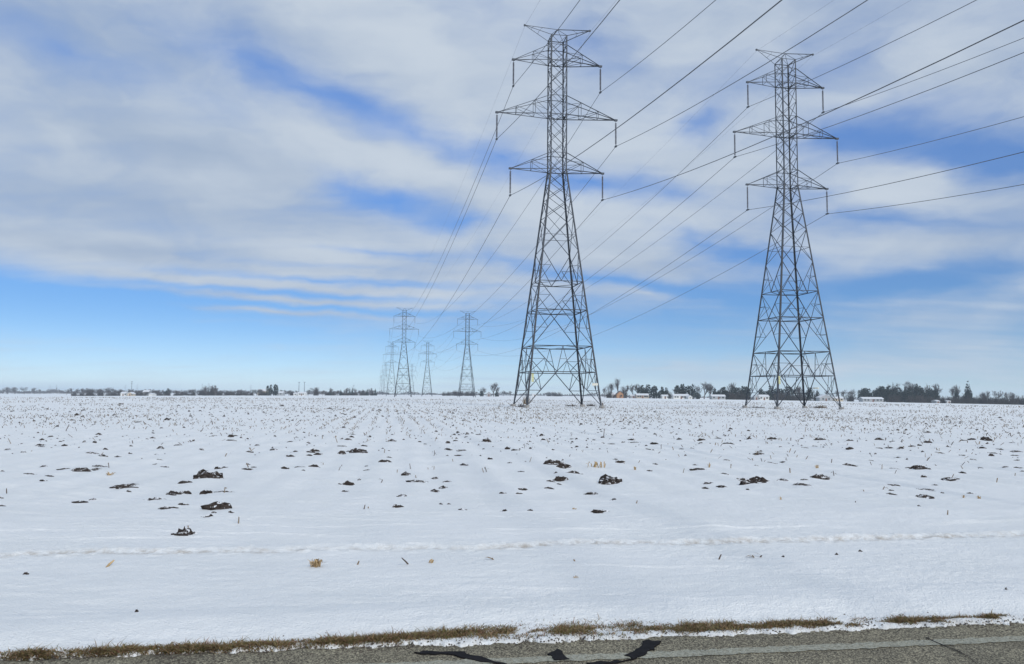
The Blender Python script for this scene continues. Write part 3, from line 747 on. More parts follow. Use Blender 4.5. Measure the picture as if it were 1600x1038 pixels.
while x < 412:
    d = 1.0 + .8 * math.exp(-((x - 325) / 14) ** 2) + .3 * math.exp(-((x - 150) / 40) ** 2)
    kd = 'bare' if rng.random() < .75 else 'bush'
    o_ = tree(kd, x, rng.uniform(6.2, 10.5) * d, rng.uniform(8, 12), rng.uniform(880, 960), 'low bare tree in the long dark hedgerow on the left horizon' if kd == 'bare' else 'low bush in the long dark hedgerow on the left horizon', GL)
    HEDGE[kd].append((o_, x, 0))
    if kd == 'bare': HEDGE['bush'].append((tree('bush', x + rng.uniform(-2, 2), rng.uniform(3.2, 6.5) * d, rng.uniform(8, 12), 900, 'low dark hedgerow bush', GL), x, 0))
    x += rng.uniform(4, 6.5)
HM = [(122, 0, 'the hedgerow\'s left end'), (164, 0, 'the paired pylons\' left one'), (177, 0, 'the paired pylons\' right one'), (205, 0, 'the farm roofs'), (232, 0, 'the snow-roofed barn'), (258, 0, 'the round dark evergreen'), (290, 0, 'the plain stretch of hedgerow'), (321, 0, 'the close pylon pair'), (360, 0, 'the bare stretch'), (392, 0, 'the lone tiny pylon')]
name_by_landmark(HEDGE['bare'], HM, 'low bare hedgerow tree'); name_by_landmark(HEDGE['bush'], HM, 'low dark hedgerow bush')
tree('ever', 258, 11, 10, 930, 'dark round evergreen in the hedgerow right of the white farm roofs')
tree('ever', 421, 16, 9, 900, 'dark leaning evergreen beside the bright white building, left of a pair'); tree('ever', 431, 17, 10, 900, 'dark evergreen with a pointed top, right of a pair beside the white building')
for x, h_, w, k in ((414, 8, 10, 'bush'), (441, 9, 9, 'bare'), (449, 8, 8, 'bare'), (457, 8, 9, 'bush'), (463, 8, 8, 'bare'), (482, 9, 9, 'bare'), (490, 13, 15, 'bare'), (496, 11, 10, 'bush'), (503, 8, 8, 'bare')):
    tree(k, x, h_, w, 930, 'bare tree near the small white shed on the left horizon' if k == 'bare' else 'brown bush near the small white shed on the left horizon', 'trees near the white shed')
x = 509
while x < 586:
    k = 'cone' if rng.random() < .3 else 'bare'; tree(k, x, rng.uniform(7, 12), rng.uniform(6, 9) if k == 'bare' else 5, rng.uniform(930, 1000), 'tree in the spiky wood just left of the pylon row' if k == 'bare' else 'narrow conifer in the spiky wood just left of the pylon row', 'trees of the spiky wood left of the pylons')
    if rng.random() < .6: tree('bush', x, 5.5, 10, 960, 'low bush under the spiky wood just left of the pylon row', 'trees of the spiky wood left of the pylons')
    x += rng.uniform(3.5, 6)
for x, h_, w, k in ((693, 6, 9, 'bush'), (700, 6, 10, 'bush'), (711, 8, 12, 'bush'), (720, 8, 12, 'bush'), (731, 8, 11, 'bush'), (738, 8, 10, 'bush'), (745, 6, 6, 'bare')):
    tree(k, x, h_ + 1, w, 1000, 'dark rounded bush behind the foot of the distant pylon' if k == 'bush' else 'thin bare sapling right of the distant pylon foot', 'bushes behind the distant pylon')
tree('ever', 752, 9, 7, 800, 'small dark evergreen below the round bare tree, left of the tiny house'); tree('bare', 755, 14, 12, 820, 'small round bare tree left of the tiny snow-roofed house')
tree('bare', 771, 21, 17, 800, 'large round bare tree behind the tiny snow-roofed house'); tree('bare', 779, 15, 10, 820, 'bare tree leaning right beside the largest round bare tree')
tree('cone', 776, 10, 6, 770, 'small dark cedar right of the tiny snow-roofed house'); tree('bare', 787, 9, 8, 1000, 'small hazy bare tree left of the nearest pylon'); tree('bare', 797, 8, 8, 1000, 'small hazy bare tree beside the nearest pylon\'s left foot')
for x, w in ((858, 10), (866, 12), (874, 10)): tree('bush', x, 7, w, 1300, 'flat-topped hazy thicket seen between the nearest pylon\'s legs', 'thickets seen between the pylon legs')
RT = [('bare', 944, 15, 8, 'thin pale bare tree right of the nearest pylon\'s foot'), ('bare', 954, 21, 14, 'spreading bare tree left of the orange brick house'), ('bare', 964, 28, 15, 'tallest bare tree over the orange brick house'),
      ('bush', 950, 9, 12, 'brown brush left of the orange brick house'), ('bush', 976, 13, 12, 'brown brush right of the orange brick house'), ('bare', 977, 18, 12, 'bare tree right of the orange brick house'), ('bare', 988, 19, 10, 'thin bare tree left of the long beige house'),
      ('bare', 998, 20, 14, 'grey bare tree behind the long beige house'), ('ever', 1003, 17, 14, 'dark evergreen behind the long beige house'), ('ever', 1011, 18, 14, 'dark broad evergreen at the right end of the beige house'), ('ever', 1020, 16, 13, 'dark evergreen right of the beige house, last of its clump'),
      ('ever', 1033, 15, 9, 'pointed dark evergreen beside the small white garage'), ('ever', 1041, 14, 9, 'rounded dark evergreen over the small white garage'), ('bush', 1046, 9, 8, 'grey brush right of the small white garage'),
      ('bare', 1057, 18, 12, 'bare tree at the left of the long white house'), ('ever', 1064, 19, 14, 'dark evergreen towering over the long white house'), ('ever', 1072, 17, 12, 'dark evergreen behind the long white house, middle of three'), ('ever', 1080, 19, 12, 'tall dark evergreen at the right end of the long white house'),
      ('ever', 1092, 8, 8, 'low dark evergreen bush before the wide bare trees'), ('bare', 1090, 19, 14, 'wide bare tree right of the long white house'), ('bare', 1100, 24, 20, 'widest vase-shaped bare tree between the white houses'), ('bare', 1110, 22, 15, 'bare tree left of the low snow-roofed house'),
      ('ever', 1118, 13, 11, 'dark evergreen over the low snow-roofed house, left end'), ('ever', 1126, 15, 12, 'dark evergreen over the low snow-roofed house, middle'), ('ever', 1134, 16, 12, 'dark evergreen over the right end of the low snow-roofed house'),
      ('bare', 1146, 24, 16, 'bare tree rising above the dark evergreens left of the large right pylon'), ('bush', 1140, 14, 16, 'dark brush at the edge of the field left of the right pylon'), ('bush', 1152, 14, 16, 'dark brush below the tall bare tree left of the right pylon'),
      ('ever', 1143, 16, 12, 'dark evergreen in the thicket left of the large right pylon'), ('ever', 1155, 17, 13, 'dark evergreen beside the bare tree left of the large right pylon'), ('ever', 1163, 17, 12, 'dark evergreen by the left leg of the large right pylon'), ('ever', 1171, 17, 11, 'dark evergreen just behind the left leg of the right pylon'),
      ('ever', 1188, 14, 11, 'low dark evergreen behind the white roofed sheds'), ('ever', 1196, 12, 9, 'small dark evergreen behind the white roofed sheds, right end'),
      ('ever', 1211, 19, 13, 'dark evergreen in the middle of the right pylon\'s legs, left one'), ('ever', 1221, 16, 13, 'low dark evergreen between the right pylon\'s legs'), ('ever', 1231, 19, 13, 'dark evergreen between the right pylon\'s legs, right one'), ('bush', 1225, 12, 20, 'brown brush under the evergreens between the right pylon\'s legs'),
      ('bare', 1241, 20, 13, 'bare tree between the right pylon\'s inner legs'), ('bare', 1252, 20, 14, 'bare tree left of the right pylon\'s inner leg'), ('bush', 1246, 13, 18, 'brown brush among the bare trees between the right pylon\'s legs'), ('ever', 1261, 17, 11, 'dark evergreen behind the right pylon\'s near right leg'),
      ('bare', 1268, 19, 12, 'bare tree behind the right pylon\'s near right leg'), ('bush', 1271, 13, 13, 'brown brush left of the gabled garage'), ('cone', 1283, 14, 7, 'lone conical conifer above the gabled garage'), ('bare', 1298, 15, 11, 'pale bare tree right of the gabled garage'), ('bare', 1309, 15, 13, 'round pale bare tree above the cream house'),
      ('bare', 1323, 16, 13, 'round bare tree right of the cream house'), ('bare', 1334, 17, 14, 'bare tree left of the long snow-roofed bungalow'), ('bush', 1331, 10, 14, 'brown brush left of the long snow-roofed bungalow'),
      ('ever', 1344, 16, 10, 'dark pointed evergreen at the left end of the bungalow'), ('ever', 1352, 17, 11, 'dark evergreen behind the left half of the bungalow'), ('ever', 1361, 18, 12, 'dark evergreen behind the middle of the bungalow'), ('ever', 1370, 20, 13, 'dark evergreen behind the right half of the bungalow'), ('ever', 1380, 21, 14, 'dark evergreen right of the snow-roofed bungalow'),
      ('ever', 1391, 22, 15, 'dense dark evergreen in the big right grove, left part'), ('bare', 1402, 28, 16, 'bare crown rising from the big right grove, left one'), ('bare', 1416, 30, 18, 'tallest bare crown rising from the big right grove'), ('ever', 1403, 19, 14, 'dark evergreen under the bare crowns of the big grove, left one'), ('ever', 1413, 18, 14, 'dark evergreen under the tallest bare crown'),
      ('ever', 1425, 21, 14, 'dark evergreen in the middle of the big right grove'), ('ever', 1435, 25, 12, 'tall dark evergreen with a ragged top in the big grove'), ('bare', 1443, 26, 14, 'bare tree right of the ragged evergreen in the big grove'), ('ever', 1446, 20, 13, 'dark evergreen right of the ragged one'), ('ever', 1456, 19, 12, 'dark evergreen near the right end of the big grove'), ('ever', 1467, 18, 10, 'last dark evergreen of the big grove'),
      ('bare', 1473, 28, 14, 'pale tall bare tree at the right end of the big grove'), ('bare', 1483, 25, 14, 'tall bare tree with clumped twigs, right of the pale one'), ('bare', 1490, 26, 11, 'tall pale bare tree left of the dark conifer'), ('ever', 1496, 17, 8, 'small dark evergreen left of the tall conifer'), ('cone', 1506, 27, 13, 'tall dark conifer standing alone right of the grove'), ('ever', 1506, 19, 12, 'dark evergreen at the foot of the tall lone conifer'),
      ('bare', 1518, 16, 12, 'bare tree right of the tall dark conifer'), ('bare', 1530, 15, 12, 'low bare tree in the right-hand hedge, nearest the conifer'), ('bush', 1528, 10, 14, 'dark bush right of the tall conifer'), ('bare', 1543, 18, 14, 'wide bare tree in the right-hand hedge'), ('bare', 1556, 19, 14, 'open round bare tree in the right-hand hedge'),
      ('bush', 1546, 11, 18, 'dark bush under the round bare trees of the right-hand hedge'), ('bush', 1564, 11, 18, 'dark bush in the gap of the right-hand hedge'), ('bare', 1576, 17, 12, 'bare tree near the right end of the hedge'), ('bush', 1582, 11, 18, 'dark bush near the right edge of the photo'), ('bare', 1590, 17, 13, 'last bare tree by the right edge of the photo'), ('bush', 1599, 12, 18, 'dark bush at the very right edge of the photo'), ('bare', 1606, 16, 14, 'bare tree cut by the right edge of the photo')]
for k, x, h_, w, lb in RT: tree(k, x, h_ + (3 if k != 'bare' else 2), w * 1.12, 690 + (18 if k == 'bare' else 0), lb, GR)
for i, x in enumerate(np.linspace(1345, 1462, 17)): tree('ever', x, float(np.interp(x, [1345, 1385, 1430, 1462], [15, 20, 21, 17])) + 3 * rng.random(), 14, 715, 'dark evergreen deep inside the big right grove', 'evergreens deep inside the big right grove')
BR = []
for i, x in enumerate(np.linspace(1378, 1610, 24)): BR.append((tree('bush', x, 10 + 4 * rng.random(), 17, 680, 'dark brush along the foot of the big right grove', 'brush along the foot of the big right grove'), x, 0))
name_by_landmark(BR, [(1378, 0, 'the bungalow'), (1416, 0, 'the tallest bare crown'), (1445, 0, 'the ragged evergreen'), (1473, 0, 'the pale tall bare tree'), (1506, 0, 'the tall conifer'), (1556, 0, 'the open round bare tree'), (1590, 0, 'the last bare tree')], 'low dark brush at field edge')
for i, x in enumerate((1143, 1158, 1170, 1208, 1218, 1238)): tree('bush', x, 11, 15, 680, 'dark brush at the field edge behind the right pylon', 'brush behind the right pylon')
# far woods, one hazy mass along the horizon
def far_wood():
    r = np.random.default_rng(5); V = []; F = []
    def put(x0, x1, Y, hpx, n):
        for i in range(n):
            x = r.uniform(x0, x1); env = .55 + .45 * math.sin(x * .13) * math.sin(x * .041 + 1) + .15 * r.normal()
            bx, by = at_x(x, Y * r.uniform(.97, 1.03)); z0 = float(ground_z(bx, by)); hh = max(.3, env) * hpx / FPX * Y
            z = z0 - 1.0 + r.random() ** .7 * hh; s = r.uniform(.6, 1.6) * Y / 1500; k = len(V); a = r.uniform(0, 3.14)
            V.extend([(bx - s * math.cos(a), by - s * math.sin(a), z - s * .6), (bx + s * math.cos(a), by + s * math.sin(a), z - s * .5), (bx + s * .3, by + s * .4, z + s)]); F.append((k, k + 1, k + 2))
    put(-40, 600, 2300, 6.5, 5200); put(590, 960, 2000, 5.5, 3200); put(940, 1640, 1500, 6, 4200); put(-40, 250, 1700, 6.5, 2200); put(400, 590, 1600, 6, 1500)
    o = link('far_wood', mesh('far_wood', V, F), M_TWIG); tag(o, 'hazy far-off woods lying along the whole horizon', 'woods', kind='stuff')
far_wood()

# ------------------------------------------------------------------ houses
M_WHITE = plain('white_siding', (.68, .68, .66), .7, 0, .06, 2)
M_CREAM = plain('cream_siding', (.55, .47, .36), .7, 0, .08, 2)
M_BEIGE = plain('beige_siding', (.42, .36, .30), .7, 0, .08, 2)
M_BRICK = plain('orange_brick', (.40, .22, .12), .85, 0, .15, 2)
M_GREY = plain('grey_siding', (.36, .37, .38), .8, 0, .1, 2)
M_ROOFSN = plain('snowy_roof', (.70, .72, .75), .7, 0, .04, .5)
M_ROOFDK = plain('dark_shingles', (.12, .11, .11), .85, 0, .2, 1)
M_GLASS = plain('dark_window_glass', (.04, .05, .06), .15, 0, .1, 1, .5)
M_DOOR = plain('brown_door', (.16, .07, .05), .6, 0, .1, 1)
def house(name, x, wpx, hpx, Y, wall, roof, label, gable=False, wins=3, door=True, dy=0.0, rot=0.0, cat='house', depth=8.0):
    bx, by = at_x(x, Y); r = empty(name, (bx, by, float(ground_z(bx, by)) + dy), rot)
    w = wpx / FPX * Y; h_ = hpx / FPX * Y; h_ *= .88; eave = h_ * (.70 if not gable else .58); D = depth; o = .35
    m = MB()
    if not gable:
        m.add([(-w / 2, -D / 2, -.4), (w / 2, -D / 2, -.4), (w / 2, D / 2, -.4), (-w / 2, D / 2, -.4), (-w / 2, -D / 2, eave), (w / 2, -D / 2, eave), (w / 2, D / 2, eave), (-w / 2, D / 2, eave), (-w / 2, 0, h_ - .15), (w / 2, 0, h_ - .15)],
              [(0, 1, 5, 4), (2, 3, 7, 6), (1, 2, 6, 9, 5), (3, 0, 4, 8, 7)])
        rf = MB()
        for s in (-1, 1):
            a = [(-w / 2 - o, s * (D / 2 + o), eave - .15), (w / 2 + o, s * (D / 2 + o), eave - .15), (w / 2 + o, 0, h_), (-w / 2 - o, 0, h_)]; b = [(p[0], p[1], p[2] + .22) for p in a]
            rf.add(a + b, [(0, 1, 2, 3), (4, 5, 6, 7), (0, 1, 5, 4), (1, 2, 6, 5), (3, 0, 4, 7)])
    else:
        m.add([(-w / 2, -D / 2, -.4), (w / 2, -D / 2, -.4), (w / 2, D / 2, -.4), (-w / 2, D / 2, -.4), (-w / 2, -D / 2, eave), (w / 2, -D / 2, eave), (w / 2, D / 2, eave), (-w / 2, D / 2, eave), (0, -D / 2, h_ - .15), (0, D / 2, h_ - .15)],
              [(0, 1, 5, 8, 4), (1, 2, 6, 5), (2, 3, 7, 9, 6), (3, 0, 4, 7)])
        rf = MB()
        for s in (-1, 1):
            a = [(s * (w / 2 + o), -D / 2 - o, eave - .15), (s * (w / 2 + o), D / 2 + o, eave - .15), (0, D / 2 + o, h_), (0, -D / 2 - o, h_)]; b = [(p[0], p[1], p[2] + .22) for p in a]
            rf.add(a + b, [(0, 1, 2, 3), (4, 5, 6, 7), (0, 1, 5, 4), (0, 3, 7, 4), (1, 2, 6, 5)])
    m.build('wall', wall, r); rf.build('roof', roof, r)
    if door:
        q = MB(); q.box((-.6, -D / 2 - .06, 0), (.6, -D / 2 + .05, min(2.2, eave - .2))); q.build('door', M_DOOR, r)
    if wins:
        q = MB(); q.box((-.7, -D / 2 - .05, eave * .38), (.7, -D / 2 + .05, eave * .80)); pm = q.me('window'); pm.materials.append(M_GLASS)
        for i in range(wins):
            xx = (-.5 + (i + .5) / wins) * w * .92
            if door and abs(xx) < 1.5: xx += 2.2
            link('window', pm, None, r).location = (xx, 0, 0)
    return r
house('shed', 472.5, 11.5, 6.5, 860, M_WHITE, M_ROOFSN, 'h', wins=2); SH = []
def relabel(o, label, cat='house', group=None): tag(o, label, cat, group)
relabel([o for o in COL.objects if o.name == 'shed'][0], 'small white shed with a brown door on the left horizon', 'shed')
HOUSES = [('white_building', 411, 14, 9.5, 960, M_CREAM, M_ROOFSN, 'bright white building half hidden by dark leaning evergreens', dict(wins=0, door=False), 'building'),
    ('grey_shed', 440, 7, 6, 880, M_GREY, M_ROOFSN, 'low grey shed left of the white shed with brown door', dict(wins=1, door=False), 'shed'), ('white_trailer', 463, 6, 4, 865, M_WHITE, M_ROOFSN, 'low pale trailer just left of the white shed', dict(wins=1, door=False), 'trailer'),
    ('farm_building', 195, 8, 6, 860, M_WHITE, M_ROOFSN, 'white roofed farm building below the left tiny pylon', dict(wins=1), 'building'), ('farm_building', 205.5, 7, 5.5, 860, M_CREAM, M_ROOFSN, 'pinkish gabled farm building below the thin mast', dict(gable=True, wins=1), 'building'),
    ('farm_building', 230, 9, 8.5, 900, M_GREY, M_ROOFSN, 'tall snow-roofed barn right of the farm roofs, above the hedgerow', dict(wins=0), 'barn'), ('farm_building', 238, 6, 3.5, 850, M_WHITE, M_ROOFSN, 'low white farm shed at the field edge below the barn', dict(wins=0, door=False), 'shed'),
    ('house', 764, 8, 7, 760, M_GREY, M_ROOFSN, 'tiny snow-roofed house in front of the round bare tree', dict(gable=True, wins=1), 'house'),
    ('brick_house', 968, 10, 11, 675, M_BRICK, M_ROOFDK, 'orange brick gabled house below the tallest bare tree', dict(gable=True, wins=2), 'house'), ('house', 958, 8, 8, 685, M_GREY, M_ROOFSN, 'grey house with a snowy roof left of the orange brick house', dict(wins=2), 'house'),
    ('garage', 989, 10, 5, 690, M_GREY, M_ROOFSN, 'low grey snow-roofed garage left of the beige house', dict(wins=0), 'garage'), ('house', 1003, 19, 7, 675, M_BEIGE, M_ROOFSN, 'long beige house with a snowy roof before dark evergreens', dict(wins=5), 'house'),
    ('garage', 1038, 9, 5.5, 675, M_WHITE, M_ROOFSN, 'small white garage between the evergreens', dict(wins=1, door=True), 'garage'), ('house', 1063, 24, 7, 670, M_WHITE, M_ROOFSN, 'long white house under tall dark evergreens', dict(wins=6), 'house'), ('house', 1077, 6, 5, 660, M_WHITE, M_ROOFSN, 'small white annex at the right end of the long white house', dict(gable=True, wins=1, door=False), 'shed'),
    ('house', 1121, 21, 7, 670, M_GREY, M_ROOFSN, 'low long house with a white snow roof before evergreens', dict(wins=4), 'house'), ('shed', 1180, 7, 7, 672, M_GREY, M_ROOFSN, 'snow-roofed shed behind the right pylon\'s left leg', dict(gable=True, wins=1), 'shed'), ('house', 1192, 15, 8, 680, M_WHITE, M_ROOFSN, 'white house with a broad snow roof seen between the right pylon\'s left legs', dict(wins=3), 'house'),
    ('garage', 1288, 20, 10, 665, M_GREY, M_ROOFSN, 'grey gabled garage with a dark doorway below the lone conifer', dict(gable=True, wins=2), 'garage'), ('house', 1308, 13, 6.5, 672, M_CREAM, M_ROOFSN, 'cream house at the far right leg of the right pylon', dict(wins=3), 'house'),
    ('bungalow', 1361, 32, 7, 668, M_GREY, M_ROOFSN, 'long low snow-roofed bungalow in front of the dark grove', dict(wins=6), 'house'), ('shed', 1462, 5, 4, 672, M_GREY, M_ROOFSN, 'tiny snow-roofed shed under the right end of the grove', dict(wins=0), 'shed'), ('shed', 1479, 5, 4.5, 676, M_WHITE, M_ROOFSN, 'tiny white shed glimpsed under the tall bare trees on the right', dict(wins=0), 'shed'),
    ('barn', 835, 8, 3, 1300, M_WHITE, M_ROOFSN, 'tiny far white barn seen between the nearest pylon\'s legs', dict(wins=0), 'barn')]
for nm, x, w, h_, Y, wa, rf, lb, kw, ct in HOUSES: tag(house(nm, x, w, h_ + 1.2, Y, wa, rf, lb, **kw), lb, ct, 'buildings along the horizon')

# ------------------------------------------------------------------ soil clods
def mat_soil():
    m, nt, b = material('frozen_soil'); N = nt.nodes.new; L = nt.links.new
    g = N('ShaderNodeNewGeometry'); tc = N('ShaderNodeTexCoord'); oi = N('ShaderNodeObjectInfo')
    n = N('ShaderNodeTexNoise'); L(g.outputs['Position'], n.inputs['Vector']); n.inputs['Scale'].default_value = 22; n.inputs['Detail'].default_value = 5
    r = N('ShaderNodeValToRGB'); L(n.outputs['Fac'], r.inputs[0]); e = r.color_ramp
    e.elements[0].position = .3; e.elements[0].color = (.018, .015, .014, 1); e.elements[1].position = .75; e.elements[1].color = (.078, .062, .053, 1)
    n2 = N('ShaderNodeTexNoise'); L(g.outputs['Position'], n2.inputs['Vector']); n2.inputs['Scale'].default_value = 13; n2.inputs['Detail'].default_value = 4; n2.inputs['Roughness'].default_value = .65
    sp = N('ShaderNodeSeparateXYZ'); L(g.outputs['Normal'], sp.inputs[0])
    a = N('ShaderNodeMath'); a.operation = 'MULTIPLY_ADD'; L(sp.outputs[2], a.inputs[0]); a.inputs[1].default_value = .16; L(n2.outputs['Fac'], a.inputs[2])
    q = N('ShaderNodeMapRange'); L(a.outputs[0], q.inputs[0]); q.inputs[1].default_value = .655; q.inputs[2].default_value = .74
    x = N('ShaderNodeMix'); x.data_type = 'RGBA'; L(q.outputs[0], x.inputs[0]); L(r.outputs[0], x.inputs[6]); x.inputs[7].default_value = (.78, .80, .83, 1)
    L(x.outputs[2], b.inputs['Base Color']); b.inputs['Roughness'].default_value = .9; b.inputs['Specular IOR Level'].default_value = .15
    bp = N('ShaderNodeBump'); bp.inputs['Strength'].default_value = .7; bp.inputs['Distance'].default_value = .02; L(n.outputs['Fac'], bp.inputs['Height']); L(bp.outputs[0], b.inputs['Normal'])
    return m
M_SOIL = mat_soil()
M_STALK = plain('dry_cornstalk', (.24, .18, .12), .8, 0, .4, 8, .15)
M_STALKD = plain('dark_cornstalk', (.12, .09, .07), .8, 0, .4, 8, .15)
M_HUSK = plain('tan_husk', (.46, .33, .18), .8, 0, .3, 8, .15)
def clod_mesh(seed, nl):
    """a scatter of nl broken lumps breaking the snow, about one unit across, half a unit high"""
    r = np.random.default_rng(seed); V = []; F = []
    for l in range(nl):
        u = r.normal(0, .24 if nl > 2 else .12); c = np.array([np.clip(u, -.44, .44), r.normal(0, .24), -.03]); q = (1 - abs(u) * 1.5)
        sc = r.uniform(.10, .20) * (1.25 if nl > 6 else 1.7) * max(q, .45) if nl > 1 else .46
        if l == 0 and nl > 1: c[:2] *= .4; sc = .27
        n, k = 9, 5; b = len(V); ph = r.uniform(0, 10); fl = r.uniform(.7, 1.5) if nl > 1 else 1.0; ex = r.uniform(1.0, 1.7)
        tilt = r.uniform(-.5, .5)
        for i in range(k):
            el = (i / (k - 1)) * 1.5 - .2
            for j in range(n):
                a = 2 * math.pi * j / n; rr = math.cos(el) ** .8 * (1 + .28 * math.sin(2 * a + ph) + r.uniform(-.3, .3)) if i < k - 1 else .12
                x = math.cos(a) * rr * ex; V.append(c + sc * np.array([x, math.sin(a) * rr * .85, max(-.3, math.sin(el) * fl * (1 + r.uniform(-.3, .3)) + tilt * x * .4)]))
        for i in range(k - 1):
            for j in range(n): F.append((b + i * n + j, b + i * n + (j + 1) % n, b + (i + 1) * n + (j + 1) % n, b + (i + 1) * n + j))
        F.append(tuple(b + (k - 1) * n + j for j in range(n)))
    V = np.array(V); lo, hi = np.percentile(V, 1.5, axis=0), np.percentile(V, 98.5, axis=0); V[:, :2] = (V[:, :2] - (lo + hi)[:2] / 2) / (hi - lo)[:2]; V[:, 2] *= .5 / V[:, 2].max()
    me = mesh('soil_clod', V, F); me.materials.append(M_SOIL); return me
CLODS1 = [clod_mesh(400 + i, 3) for i in range(6)]; CLODS3 = [clod_mesh(420 + i, 7) for i in range(6)]; CLODS6 = [clod_mesh(440 + i, 17) for i in range(5)]
MARKS = [(319, 746, 'the brown flat-topped mound'), (285, 834, 'the twig-topped near clod'), (342, 793, 'the long broken left heap'), (195, 761, 'the pale wide soil streak'), (123, 735, 'the broad far-left clod'), (60, 700, 'the far left field edge'),
         (559, 706, 'the wide twin-peaked heap'), (546, 751, 'the lone brownish heap'), (622, 790, 'the round lone clod'), (636, 739, 'the clod with a standing stalk'), (653, 751, 'the wide low middle clod'), (760, 688, 'the single upright clod'), (490, 700, 'the small clod trio'),
         (865, 724, 'the broad heap below pylon'), (878, 748, 'the rugged clustered clod'), (954, 753, 'the big snow-flecked clod'), (939, 797, 'the two-humped clod'), (1177, 756, 'the speckled right-hand clod'), (1190, 750, 'the longest black heap'), (1020, 692, 'the gap between pylons'),
         (1285, 745, 'the spread right-hand heap'), (1258, 757, 'the dark flat clod'), (1442, 730, 'the broad tailed clod'), (1493, 748, 'the smooth right-hand clod'), (1451, 777, 'the lowest oval clod'), (1543, 688, 'the peaked far-right clod'), (1300, 690, 'the right pylon foot field')]
CL = {0: '1275,425,150,50;1140,775,95,55;1365,610,120,50;1285,660,55,22;1330,640,30,15;1440,638,40,12;1285,515,60,28;1400,508,75,14;1100,518,130,25;1150,455,60,20;955,560,85,18;1155,590,60,18;1040,608,90,10;780,485,160,16;800,506,40,8;505,570,70,18;570,555,35,10;490,378,120,25;590,345,75,14;605,362,70,8;405,362,55,10;280,438,48,14;285,411,40,10;165,393,50,10;265,345,40,15;630,288,40,14;735,283,55,12;560,265,60,12;810,262,30,12;975,272,35,8;955,326,38,10;995,308,28,8;1105,217,40,10;1335,165,40,10;1450,160,45,10;1435,188,40,10;1560,257,55,12;1540,362,65,14;1545,335,25,12;1580,347,35,8;1410,356,30,10;1370,362,40,18;1020,355,50,12;405,220,35,12;240,212,60,12;245,224,40,8;590,165,25,10;860,78,30,8;915,178,20,6;10,590,60,16;5,545,20,10;5,372,25,10;45,240,40,8',
      400: '635,262,100,30;570,247,30,12;585,445,75,30;640,425,25,18;525,445,18,8;370,245,60,20;335,260,50,14;325,277,30,12;395,273,60,14;210,288,35,16;240,262,40,14;185,358,60,18;270,352,55,8;365,345,45,20;290,373,25,12;110,245,45,10;215,198,35,10;335,203,20,10;575,180,35,12;605,152,25,8;675,218,35,12;530,220,50,8;820,290,35,10;800,326,55,18;690,366,40,12;690,340,35,8;845,188,50,16;945,395,65,25;1105,415,50,18;1010,445,90,18;1195,440,50,14;1180,475,65,20;1125,500,65,22;905,530,75,16;885,598,55,26;1155,577,30,14;1205,578,25,16;1290,617,55,16;1290,340,60,20;1440,190,50,24;1245,188,25,10;1270,275,60,10;1290,247,80,8;1190,240,50,14;1190,283,30,8;1460,300,30,16;1580,325,30,8;1550,515,40,6;1545,625,40,8;1050,208,25,8;565,488,40,8;375,157,25,8;255,165,30,8;1385,147,30,8;1575,235,35,20',
      800: '260,335,130,35;325,350,80,28;385,388,75,22;275,385,25,14;310,432,75,35;240,437,45,16;290,452,35,10;615,450,140,60;70,490,60,18;230,487,45,12;45,515,40,6;520,513,80,12;635,558,40,10;555,630,100,20;110,625,35,5;680,318,60,18;650,300,40,10;885,333,40,8;860,372,35,12;890,205,40,16;855,240,45,10;755,180,35,12;630,207,35,8;510,180,30,10;775,200,40,8;1050,180,30,14;1180,185,30,14;1285,175,40,12;1360,207,60,10;1130,237,35,8;1060,237,30,8;1150,335,40,12;1180,372,75,16;1345,313,45,10;1325,390,35,6;1505,465,110,28;1440,438,60,18;1235,457,55,6;1225,480,60,8;1320,482,60,12;1470,493,30,10;1555,265,60,14;1540,248,35,8;1560,440,110,38;1525,343,30,10;20,245,40,12;60,380,45,6;115,230,16,14;375,175,25,8;295,160,25,6',
      1200: '90,438,60,14;340,420,140,32;230,470,80,18;235,432,40,8;525,345,70,20;640,304,35,6;815,292,35,8;780,357,70,8;965,360,105,22;975,408,40,18;1215,382,40,16;1170,432,90,18;1045,460,35,12;1010,495,110,14;1005,548,80,22;950,612,28,12;1275,517,35,8;1090,511,25,8;790,532,60,8;775,503,30,6;795,478,60,8;1370,190,55,26;1285,188,30,12;1005,202,40,14;950,215,20,12;1225,192,30,8;1130,200,35,6;1535,203,40,8;1455,240,60,12;1350,235,30,12;1415,263,60,8;1225,270,40,8;1075,263,60,8;1275,302,45,8;1555,277,60,10;1565,255,60,8;1570,347,40,12;1490,352,40,8;1325,348,35,6;1560,305,30,8;1590,372,20,8;705,232,40,8;770,234,45,10;520,240,40,16;515,190,30,12;700,185,50,16;780,195,20,8;335,185,60,14;40,180,60,14;235,230,50,8;295,222,25,8;30,325,60,12;95,320,40,8;905,222,50,10'}
